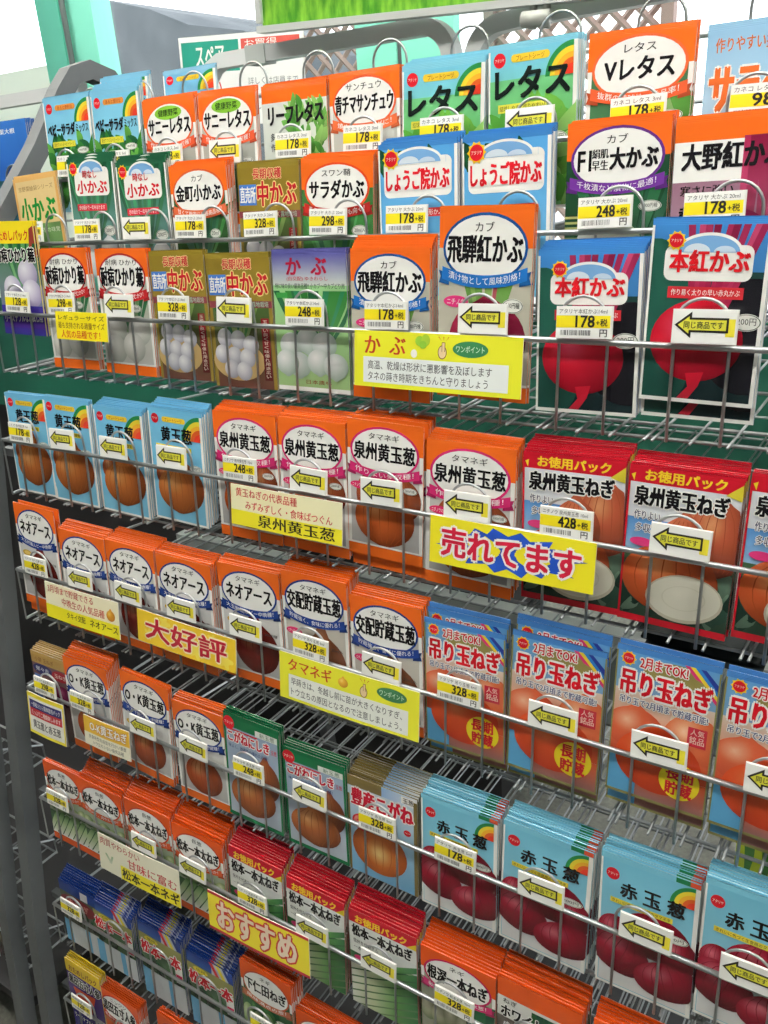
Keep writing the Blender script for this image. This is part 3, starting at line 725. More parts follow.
# ---- one wire shelf, origin at the post end of its front rail
def make_shelf(DEEP, mid):
    root = empty('wire_shelf')
    MB().tube([(0, 0, 0), (BW, 0, 0)], .0024, 8).build('front_rail', M['wire'], root, True)
    hoop = MB()
    w = .0195; top = .034
    pts = [(-w, -OFF, -DROP), (-w, 0.0025, 0)]
    zc = top - w
    for i in range(13):
        a = PI - PI * i / 12
        z = zc + w * math.sin(a); pts.append((w * math.cos(a), .0025, z))
    pts += [(w, 0.0025, 0), (w, -OFF, -DROP)]
    hm = hoop.tube(pts, .0013, 6).mesh('hoop', M['wire']); hm.polygons.foreach_set('use_smooth', [True] * len(hm.polygons))
    for k in range(LANES): link('wire_hoop', hm, root, (lane(k) + .036, 0, 0))
    fl = MB()
    for k in range(LANES + 1):
        for dx in (0, .006, .034, .061):
            x = lane(k) + dx
            if .004 < x < BW - .004: fl.tube([(x, -OFF, -DROP), (x, DEEP - OFF, -DROP)], .0013, 6)
    fl.build('floor_grid', M['floor_wire'], root, True)
    for y in [.012, .048] + mid + [DEEP - OFF]: MB().tube([(0, y, -DROP - .0028), (BW, y, -DROP - .0028)], .0017, 6).build('cross_rod', M['floor_wire'], root, True)
    MB().tube([(0, DEEP - OFF, -.045), (BW, DEEP - OFF, -.045)], .0018, 6).build('back_rail', M['wire'], root, True)
    em = MB().tube([(0, 0, 0), (0, -OFF, -DROP), (0, DEEP - OFF, -DROP), (0, DEEP - OFF, -.045)], .0020, 6, closed=True).mesh('end', M['wire'])
    for x in (0, BW): link('end_loop', em, root, (x, 0, 0))
    return root
shelf_kinds = {'narrow': make_shelf(.088, []), 'deep': make_shelf(.56, [.17, .30, .43])}
shelf_used = {'narrow': False, 'deep': False}
def put_shelf(x, y, z, rot, label, group, kind='deep'):
    o = copy_tree(shelf_kinds[kind]) if shelf_used[kind] else shelf_kinds[kind]
    shelf_used[kind] = True
    o.location = (x, y, z); o.rotation_euler = (0, 0, rot)
    tag(o, label, 'wire shelf', group)
    return o
HOLD = ['almost empty behind the top row of lettuce packets', 'topmost, holding lettuce and salad packets', 'second from top, holding white turnip packets', 'third from top, holding turnip and red turnip packets',
        'fourth from top, holding blue and orange onion packets', 'fifth from top, with the wide yellow notice on its rail', 'sixth from top, ending in red onion packets', 'seventh from top, holding leek packets', 'eighth from top, holding blue-topped leek packets', 'lowest in view, holding carrot packets']
for r, (y, z) in RAIL.items():
    put_shelf(0, y, z, 0, 'galvanised wire shelf ' + HOLD[r], 'wire shelves of the seed rack', 'narrow' if r < 3 else 'deep')

# ---- the rack frame
M['shade_fill'] = mat('shade_fill_black', (34, 34, 36), .6)  # black of the added pieces that stand in for shade
M['tube'] = mat('light_grey_steel_tube', (216, 219, 219), .4, .1)
rack = tag(empty('display_rack', (-.06, .45, 0)), 'grey steel A-frame seed rack with slanted side post and bent top tubes', 'display rack')
def side_frame(parent, x, cut=99):
    pts = [(x, .46, .0), (x, .507, .445), (x, .554, .742), (x, .640, 1.30), (x, .672, 1.425), (x, .704, 1.462), (x, .755, 1.515), (x, .789, 1.551), (x, .842, 1.618), (x, .866, 1.642), (x, .895, 1.650), (x, .930, 1.640), (x, .955, 1.612), (x, 1.04, 1.45), (x, 1.16, 1.2), (x, 1.26, .2), (x, 1.27, 0)]
    o = MB().tube([(q[0] - parent.location.x, q[1] - .45, q[2]) for q in pts[:cut]], .0115, 4, square=True).build('side_post', M['post'], parent)
    return o
def sub(name, mb, m, parent, smooth=False):
    off = parent.location
    mb.v = [(a - off.x, b - off.y, c - off.z) for a, b, c in mb.v]
    return mb.build(name, m, parent, smooth)
side_frame(rack, -.06); side_frame(rack, BW + .06)
def arc(cx, cz, r, a0, a1, y, n=7):
    return [(cx + r * math.cos(math.radians(a0 + (a1 - a0) * i / n)), y, cz + r * math.sin(math.radians(a0 + (a1 - a0) * i / n))) for i in range(n + 1)]
yb = .902
sub('top_tube', MB().tube([(.130, yb, 1.30), (.136, yb, 1.590), (.170, yb, 1.628), (.185, yb, 1.634), (.465, yb, 1.634)] + arc(.475, 1.600, .034, 88, 8, yb) + [(.517, yb, 1.55), (.52, yb, 1.30)], .0085, 4, square=True), M['tube'], rack)
sub('top_tube', MB().tube([(.530, yb, 1.30), (.532, yb, 1.56)] + arc(.570, 1.590, .036, 172, 92, yb) + [(.60, yb, 1.628), (.98, yb, 1.634)], .0085, 4, square=True), M['tube'], rack)
sub('top_tube', MB().tube([(-.9, yb, 1.629), (-.082, yb, 1.629)], .0085, 4, square=True), M['tube'], rack)
sub('tube_sleeve', MB().tube([(.232, yb, 1.634), (.262, yb, 1.634)], .0105, 4, square=True), M['bar'], rack)
sub('back_panel', MB().box(-.04, BW + .04, 1.200, 1.203, 1.02, 1.28), M['green_sheet'], rack)
sub('shade_sheet', MB().box(-.035, BW + .035, .56, 1.235, .14, .16), M['shade_fill'], rack)  # added sheet; its black stands in for shade beneath the rack
sub('cross_beam', MB().box(-.04, BW + .04, .895, .915, .938, .956), M['bar'], rack)
sub('deck_sheet', MB().box(-.04, BW + .04, .745, .893, .936, .939), M['dark_sheet'], rack)
for r, (y, z) in RAIL.items():
    if r > 3:
        mb = MB().box(-.048, -.0035, y + .026, y + .036, z - .034, z - .024)
        sub('shelf_bracket', mb, M['post'], rack)
# neighbouring rack
nrack = tag(empty('display_rack', (-.135, .45, 0)), 'neighbouring grey steel seed rack cut off by the frame edge', 'display rack')
side_frame(nrack, -.135, 5)
for r in (7, 8, 9):
    y, z = RAIL[r]
    put_shelf(-.165 - BW, y + .03, z, 0, 'wire shelf of the neighbouring rack, level with the ' + ROWN[r], 'wire shelves of the neighbouring rack', 'narrow')
put_shelf(-.075 - BW, .79, 1.502, 0, 'wire shelf of the neighbouring rack holding the blue packets', 'wire shelves of the neighbouring rack', 'narrow')
sub('back_panel', MB().box(-1.36, -.05, 1.200, 1.203, 1.02, 1.28), M['green_sheet'], nrack)
sub('shade_sheet', MB().box(-1.36, -.155, .50, 1.30, .20, .22), M['shade_fill'], nrack)  # dark sheet added under the neighbouring rack in place of floor shade
sub('back_panel', MB().box(-1.36, -.16, 1.13, 1.133, .22, .92), M['shade_fill'], nrack)  # dark panel added to blacken the neighbouring rack's lower gaps
sub('side_post', MB().tube([(-1.4, .50, 0), (-1.4, .66, 1.44), (-1.4, .9, 1.65)], .0155, 10), M['post'], nrack, True)

# ------------------------------------------------------------------ seed packets
A0 = 1.607
def sm(t): t = max(0, min(1, t)); return t * t * (3 - 2 * t)
def pshape(x, y):
    return .0009 * math.sin(PI * min(1, max(0, x))) * sm((y - .06) / .5) * sm((A0 - .05 - y) / .5)
def seal_mesh(name, W, H, col):
    V = []; F = []; n = 18
    hs = .062 * H / A0
    for i in range(n + 1):
        z = H - hs * i / n
        b = .00008 + .00006 * (1 + math.cos(2 * PI * i * 4 / n))
        V += [(-W / 2, -b, z), (W / 2, -b, z)]
    F += [(2 * i, 2 * i + 2, 2 * i + 3, 2 * i + 1) for i in range(n)]
    k = len(V)
    V += [(-W / 2, .0011, H), (W / 2, .0011, H), (-W / 2, .0011, H - hs), (W / 2, .0011, H - hs)]
    F += [(0, 1, k + 1, k), (k, k + 1, k + 3, k + 2), (0, k, k + 2, 2 * n), (1, 2 * n + 1, k + 3, k + 1)]
    me = bpy.data.meshes.new(name); me.from_pydata(V, [], F)
    at = me.color_attributes.new('ink', 'FLOAT_COLOR', 'POINT')
    at.data.foreach_set('color', np.array([(*lin(col), 1.0)] * len(V), dtype=np.float32).ravel())
    me.materials.append(M['film']); me.update()
    return me
KIND = {}
for k in 'mix sunny leaf chima lettuce vlettuce salad garden'.split(): KIND[k] = 'lettuce_seed_packet'
for k in 'kokabu tokinashi kanamachi chukabu swan shogoin odai ono tameshi hikari yuki hida honbeni'.split(): KIND[k] = 'turnip_seed_packet'
for k in 'kidama senshu otoku neo chozo tsuri duo ok kogane hosan akadama'.split(): KIND[k] = 'onion_seed_packet'
for k in 'matsufuto otokunegi nebuka whitestar purple matsuippon shimonita'.split(): KIND[k] = 'leek_seed_packet'
KIND.update(trial='carrot_seed_packet', carrot='carrot_seed_packet', okra='vegetable_seed_packet', plainblue='greens_seed_packet', darkpack='greens_seed_packet')
LOOK = dict(mix='sky-blue baby salad', garden='sky-blue lettuce', sunny='orange and white lettuce', leaf='white leaf-lettuce', chima='orange-bordered lettuce', lettuce='blue and green lettuce', vlettuce='orange oval-titled lettuce', salad='pale-blue salad greens',
    kokabu='tan small-turnip', tokinashi='green and white turnip', kanamachi='orange-topped green turnip', chukabu='gold-brown turnip', swan='orange and green turnip', shogoin='bright-blue turnip', odai='purple-bannered turnip', ono='orange-topped pink turnip',
    tameshi='yellow-topped purple turnip', hikari='orange-topped grey turnip', yuki='violet-topped green turnip', hida='blue-ringed pink turnip', honbeni='dark red-turnip',
    kidama='sky-blue onion', senshu='pink-ringed orange onion', otoku='red-topped value onion', neo='blue-ringed dark-red onion', chozo='blue-ringed brown onion', tsuri='red-lettered bulb onion', duo='tan-topped twin onion', ok='blue-ringed copper onion', kogane='green-topped onion', hosan='olive-topped onion', akadama='sky-blue red-onion',
    matsufuto='orange oval-titled leek', otokunegi='red-topped value leek', nebuka='pink-ringed orange leek', whitestar='orange-topped white leek', purple='blue-topped dark leek', matsuippon='blue-topped red-lettered leek', shimonita='orange-topped green leek', trial='yellow-topped carrot', carrot='orange carrot')
protos = {}
def packet(dn):
    """A new packet of a kind: the first is built, later ones are copies of it with their seal."""
    if dn not in protos:
        a = design(dn)
        me = a.to_mesh(KIND[dn], .084, .135, pshape, M['film'], base_c=SEALC.get(dn, OR))
        o = link(KIND[dn], me)
        link('crimped_top_seal', seal_mesh('seal', .084, .135, SEALC.get(dn, OR)), o)
        protos[dn] = o
        return o
    return copy_tree(protos[dn])
rnd = random.Random(7)
PILES = [
    (1,'mix',0.0544,1.6049,0.0865,0.1350,-0.1,3,0.0010),
    (1,'mix',0.1414,1.6034,0.0816,0.1350,-0.5,4,0.0030),
    (1,'sunny',0.2260,1.5868,0.0815,0.1350,0.5,3,0.0010),
    (1,'sunny',0.3138,1.5862,0.0815,0.1350,-0.8,3,0.0010),
    (1,'leaf',0.4045,1.5841,0.0835,0.1350,0.2,4,0.0010),
    (1,'chima',0.4904,1.5863,0.0815,0.1350,0.4,4,0.0000),
    (1,'lettuce',0.5770,1.5837,0.0857,0.1350,-0.5,7,0.0010),
    (1,'lettuce',0.6638,1.5902,0.0816,0.1350,1.0,8,0.0000),
    (1,'vlettuce',0.7567,1.5876,0.0853,0.1350,-0.5,4,0.0000),
    (1,'salad',0.8490,1.5821,0.0825,0.1350,-0.0,3,0.0000),
    (2,'kokabu',0.0115,1.5179,0.0865,0.1200,3.0,2,0.0030),
    (2,'tokinashi',0.1200,1.5319,0.0815,0.1350,-1.0,3,0.0030),
    (2,'tokinashi',0.2045,1.5247,0.0815,0.1350,0.5,4,0.0020),
    (2,'kanamachi',0.2906,1.5157,0.0846,0.1350,0.6,6,0.0010),
    (2,'chukabu',0.3891,1.5122,0.0815,0.1350,-0.6,3,0.0010),
    (2,'swan',0.4757,1.5113,0.0857,0.1350,-1.0,6,0.0010),
    (2,'shogoin',0.5667,1.5188,0.0835,0.1350,0.8,6,0.0010),
    (2,'shogoin',0.6548,1.5190,0.0831,0.1350,1.0,6,0.0010),
    (2,'odai',0.7523,1.5218,0.0840,0.1350,0.6,6,0.0005),
    (2,'ono',0.8381,1.5196,0.0815,0.1350,0.6,6,0.0000),
    (3,'tameshi',0.0546,1.4692,0.0796,0.1300,-0.5,3,0.0000),
    (3,'hikari',0.1379,1.4384,0.0812,0.1350,0.6,3,0.0000),
    (3,'hikari',0.2343,1.4372,0.0815,0.1350,-0.5,3,0.0000),
    (3,'chukabu',0.3173,1.4346,0.0785,0.1320,1.0,3,0.0000),
    (3,'chukabu',0.4008,1.4319,0.0826,0.1320,1.0,3,0.0000),
    (3,'yuki',0.4891,1.4347,0.0865,0.1320,0.4,3,0.0000),
    (3,'hida',0.5783,1.4342,0.0821,0.1320,-0.2,6,0.0020),
    (3,'hida',0.6726,1.4660,0.0834,0.1550,-1.0,3,0.0000),
    (3,'honbeni',0.7587,1.4322,0.0829,0.1260,1.0,7,0.0010),
    (3,'honbeni',0.8465,1.4520,0.0815,0.1300,-0.7,3,0.0000),
    (4,'kidama',0.0455,1.2694,0.0800,0.1280,0.8,3,0.0000),
    (4,'kidama',0.1250,1.2704,0.0846,0.1300,-0.4,3,0.0000),
    (4,'kidama',0.2157,1.2663,0.0815,0.1263,-1.0,7,0.0010),
    (4,'kidama',0.3084,1.2731,0.0815,0.1280,-1.0,7,0.0010),
    (4,'senshu',0.4084,1.2785,0.0852,0.1350,0.3,8,0.0009),
    (4,'senshu',0.4948,1.2801,0.0815,0.1350,0.1,8,0.0009),
    (4,'senshu',0.5798,1.2861,0.0825,0.1321,-1.0,8,0.0006),
    (4,'senshu',0.6670,1.2757,0.0860,0.1350,-1.0,7,0.0010),
    (4,'otoku',0.7590,1.2762,0.0862,0.1290,1.0,9,0.0010),
    (4,'otoku',0.8469,1.2753,0.0837,0.1290,-1.0,9,0.0006),
    (4,'otoku',0.9337,1.2797,0.0815,0.1290,-1.0,4,0.0000),
    (5,'neo',0.0462,1.1284,0.0814,0.1400,-0.8,3,0.0000),
    (5,'neo',0.1329,1.1064,0.0860,0.1350,-0.5,7,0.0012),
    (5,'neo',0.2211,1.1076,0.0823,0.1350,-0.7,9,0.0010),
    (5,'neo',0.3089,1.1062,0.0863,0.1350,-0.4,8,0.0010),
    (5,'neo',0.4074,1.1157,0.0865,0.1350,1.0,6,0.0010),
    (5,'chozo',0.4961,1.1247,0.0828,0.1350,0.9,9,0.0010),
    (5,'chozo',0.5816,1.1156,0.0822,0.1350,1.0,7,0.0010),
    (5,'tsuri',0.6670,1.1111,0.0827,0.1301,1.0,4,0.0035),
    (5,'tsuri',0.7581,1.1195,0.0848,0.1370,-1.0,4,0.0035),
    (5,'tsuri',0.8492,1.1306,0.0811,0.1370,-1.0,3,0.0000),
    (5,'tsuri',0.9350,1.1290,0.0843,0.1370,-1.0,3,0.0000),
    (6,'duo',0.0455,0.9221,0.0800,0.1236,0.4,7,0.0010),
    (6,'ok',0.1206,0.9331,0.0865,0.1346,0.7,9,0.0015),
    (6,'ok',0.2341,0.9416,0.0848,0.1390,-3.0,3,0.0010),
    (6,'ok',0.3210,0.9286,0.0830,0.1301,1.0,6,0.0010),
    (6,'kogane',0.4062,0.9383,0.0815,0.1370,-0.8,4,0.0010),
    (6,'kogane',0.4918,0.9220,0.0837,0.1235,1.0,5,0.0010),
    (6,'hosan',0.5794,0.9161,0.0855,0.1175,0.2,12,0.0010),
    (6,'akadama',0.6688,0.9276,0.0835,0.1292,0.3,10,0.0006),
    (6,'akadama',0.7599,0.9324,0.0865,0.1339,-0.8,10,0.0004),
    (6,'akadama',0.8519,0.9396,0.0837,0.1390,0.8,8,0.0004),
    (6,'akadama',0.9375,0.9515,0.0815,0.1390,0.4,8,0.0004),
    (7,'matsufuto',0.0455,0.7551,0.0800,0.1286,1.0,3,0.0000),
    (7,'matsufuto',0.1256,0.7539,0.0865,0.1274,-0.3,10,0.0018),
    (7,'matsufuto',0.2183,0.7575,0.0861,0.1311,1.0,11,0.0018),
    (7,'matsufuto',0.3072,0.7540,0.0857,0.1275,0.6,11,0.0018),
    (7,'otokunegi',0.4036,0.7615,0.0819,0.1350,-1.0,10,0.0015),
    (7,'otokunegi',0.4915,0.7551,0.0815,0.1286,-1.0,9,0.0018),
    (7,'otokunegi',0.5812,0.7536,0.0865,0.1271,1.0,9,0.0020),
    (7,'nebuka',0.6727,0.7514,0.0863,0.1249,1.0,10,0.0016),
    (7,'whitestar',0.7620,0.7589,0.0863,0.1325,-0.1,10,0.0012),
    (7,'whitestar',0.8585,0.7639,0.0857,0.1350,1.0,8,0.0010),
    (8,'purple',0.0455,0.5560,0.0800,0.1100,1.0,8,0.0018),
    (8,'matsuippon',0.1216,0.5540,0.0830,0.1080,1.0,9,0.0018),
    (8,'matsuippon',0.2208,0.5685,0.0830,0.1225,1.0,10,0.0018),
    (8,'matsuippon',0.3134,0.5653,0.0830,0.1193,1.0,11,0.0018),
    (8,'shimonita',0.4141,0.6058,0.0815,0.1350,0.5,9,0.0000),
    (8,'shimonita',0.4997,0.5750,0.0837,0.1290,1.0,9,0.0000),
    (9,'trial',0.0455,0.4193,0.0800,0.1300,1.0,5,0.0008),
    (9,'carrot',0.1220,0.4069,0.0857,0.1324,1.0,7,0.0000),
    (9,'carrot',0.2531,0.4340,0.0865,0.1350,1.0,5,0.0000),
]
LOWER = {(5, 0), (3, 9), (4, 6), (5, 7), (5, 8), (5, 9), (5, 10)}     # piles whose second packet hangs lower than the front one
GAPY = .0027
count = {}; PX = {}
def pile(dn, x, ztop, w, H, roll, n, dz, yfront, where, low=False, kind_group=None, gap=GAPY, jit=1.0):
    for i in range(n):
        o = packet(dn)
        jx = 0 if i == 0 else rnd.uniform(-.0008, .0008) * jit
        rz = roll if i == 0 else roll * .8 + rnd.uniform(-.35, .35) * jit
        z = ztop + (0 if i == 0 else i * dz + rnd.uniform(-.0006, .0006) * jit)
        if low and i == 1: z -= .014
        o.scale = (w / .084, 1, H / .135)
        # pivot so that the packet's top edge sits at (x, yfront, ztop)
        o.rotation_euler = (-PLEAN, -math.radians(-rz) * -1, 0)
        m = Matrix.Rotation(math.radians(-rz), 3, 'Y') @ Matrix.Rotation(-PLEAN, 3, 'X')
        o.rotation_euler = m.to_euler()
        t = m @ Vector((0, 0, H))
        o.location = (x + jx - t.x, yfront + (i + (min(i, 2) * .5 if low else 0)) * gap - t.y, z - t.z)
        pos = 'front' if i == 0 else ORD[i] + ' back'
        tag(o, f'{LOOK[dn]} seed packet, {pos} in {where}', 'seed packet', kind_group or f'{LOOK[dn]} seed packets')
for row, dn, x, zt, w, H, roll, n, dz in PILES:
    k = count.get(row, 0); count[row] = k + 1
    PX[(row, k)] = x
    lane_k = 3 if (row == 9 and k == 2) else k
    pile(dn, x, zt, w, H, roll, n, dz, RAIL[row][0] + .014, f'{ORD[lane_k]} pile from post, {ROWN[row]}', (row, k) in LOWER)
pile('mix', .1, 1.624, .084, .111, -1, 3,   .001, .8145, 'pile peeping over top shelf')
pile('garden', .2105, 1.620, .084, .108, 0, 2, .001, .8145, 'short pile beside tube end')
LOOK['plainblue'] = 'blue leafy-greens'; LOOK['darkpack'] = 'dark grey-brown greens'; LOOK['okra'] = 'yellow-green vegetable'
pile('plainblue', -.128, 1.592, .085, .135, 0, 6, 0, .80, 'pile on neighbouring rack')
for r in (7, 8, 9):
    pile('darkpack', -.222, RAIL[r][1] + .068, .084, .135, 0, 3, .001, RAIL[r][0] + .041, f'neighbouring rack, level with {ROWN[r]}')
pile('okra', .937, .906, .085, .105, 0, 4, .0, .722, 'pile standing far back, sixth shelf', gap=.008)

# black film envelopes lying behind the bulb-onion packets
def lying(i):
    V = []; F = []; nx, ny = 12, 6
    for s_ in (0, 1):
        for j in range(ny + 1):
            for q in range(nx + 1):
                x, y = (q / nx - .5) * .092, (j / ny) * .06
                V.append((x, y, .0016 * math.sin(q * 1.1 + i * 2) * math.sin(PI * j / ny + i) + (.0014 if s_ else 0)))
        n = s_ * (nx + 1) * (ny + 1)
        F += [(n + j * (nx + 1) + q, n + j * (nx + 1) + q + 1, n + (j + 1) * (nx + 1) + q + 1, n + (j + 1) * (nx + 1) + q) for j in range(ny) for q in range(nx)]
    mb = MB(); mb.v = V; mb.f = F
    o = mb.build('foil_envelope', M['foil'], None, True, (.868 - .003 * i, .618 + .003 * i, 1.118 + .0065 * i)); o.rotation_euler = (math.radians(12), 0, math.radians(-2 + i))
    tag(o, ['lowest', 'middle', 'topmost'][i] + ' glossy black envelope of three lying behind the red-lettered bulb onion packets', 'envelope', 'black envelopes')
M['foil'] = mat('black_glossy_film', (52, 58, 60), .22, 0.0, bump=(60, .3, .003), spec=.8)
for i in range(3): lying(i)

# ------------------------------------------------------------------ price tags
def tag_art(price, top):
    a = Art(.54)
    a.rect(0, 0, 1, .54, (246, 247, 244))
    if price:
        a.rect(.0, .15, .98, .36, (246, 230, 30), (244, 222, 30))
        a.txt(top, .05, .035, .92, .12, (40, 40, 44), .008)
        a.txt(price, .36, .15, .70, .35, BK, .05); a.txt('+税', .73, .205, .93, .33, BK, .025); a.txt('円', .80, .385, .93, .51, BK, .03)
        r = random.Random(price); a.up(); x = .08
        while x < .62:
            w = r.choice((.006, .010, .016)); a.poly([(x, .40), (x, .49), (x + w, .49), (x + w, .40)], (70, 72, 74), same=True); x += w + r.choice((.008, .012, .02))
    else:
        a.rect(.84, .14, .98, .42, (240, 226, 60))
        a.poly([(.03, .245), (.30, .03), (.30, .125), (.88, .125), (.88, .36), (.30, .36), (.30, .455)], BK)
        a.poly([(.085, .245), (.265, .105), (.265, .16), (.845, .16), (.845, .325), (.265, .325), (.265, .385)], (226, 222, 70))
        a.txt('同じ商品です', .18, .185, .80, .30, (40, 50, 40), .02)
    return a
flat = lambda x, y: 0.0
tagm = {}
def price_tag(price, top, x, y, z, label, group):
    key = (price, top)
    if key not in tagm:
        a = tag_art(price, top)
        back = Art(.54)
        tagm[key] = (back.to_mesh('card', .045, .0243, flat, M['card'], base_c=(240, 240, 238)), None, a)
        b = Art(.50)
        # the printed label covers the plastic card
        tagm[key] = (tagm[key][0], a.to_mesh('label', .0436, .0235, flat, M['card']))
    card, lab = tagm[key]
    o = link('price_tag', card); o.location = (x, y, z)
    l = link('printed_label', lab, o, (0, -.00095, .0004))
    m = Matrix.Rotation(math.radians(rnd.uniform(-1.5, 1.5)), 3, 'Y') @ Matrix.Rotation(-LEAN, 3, 'X'); o.rotation_euler = m.to_euler()
    tag(o, label, 'price tag', group)
P0 = None
TAGS = {1: ['178', '178', '178', P0, '178', '178', '178', P0, '178', '98'], 2: ['138', '178', P0, '178', '328', '298', '178', None, '248', '178'], 3: ['128', '298', P0, '328', P0, '248', '178', P0, '178', P0],
        4: ['178', P0, P0, P0, '248', P0, P0, P0, '428', P0, P0], 5: ['428', P0, P0, P0, P0, '328', P0, '328', P0, P0, P0], 6: ['298', '328', P0, P0, '248', P0, '328', '178', P0, P0, P0],
        7: ['328', None, P0, P0, '328', P0, P0, '328'], 8: ['328', None, None, None, '248'], 9: ['128']}
SKIP = {(2, 7), (7, 1), (8, 1), (8, 2), (8, 3)}
TOPS = {1: 'カネコ レタス 3ml', 2: 'アタリヤ 大かぶ 20ml', 3: 'アタリヤ本紅かぶ14ml', 4: 'ニチノウ 泉州黄玉葱 10ml', 5: 'アタリヤ 吊り玉葱 6ml', 6: 'アタリヤ 赤玉葱 5ml', 7: 'ニチノウ 松本太葱 10ml', 8: '下仁田ねぎ 10ml', 9: '黒田五寸 20ml'}
for r, L in TAGS.items():
    for k, p in enumerate(L):
        if (r, k) in SKIP: continue
        y, z = RAIL[r]
        price_tag(p, TOPS[r] if p else '', PX[(r, k)] + (.004 if r == 1 else -.005 if r == 2 else .002) + rnd.uniform(-.0015, .0015), y - .0040, z + .0030,
                  f'{"yellow-banded white price" if p else "white black-arrow"} tag on the {ORD[k]} pile from post, {ROWN[r]}', 'price tags' if p else 'arrow tags')

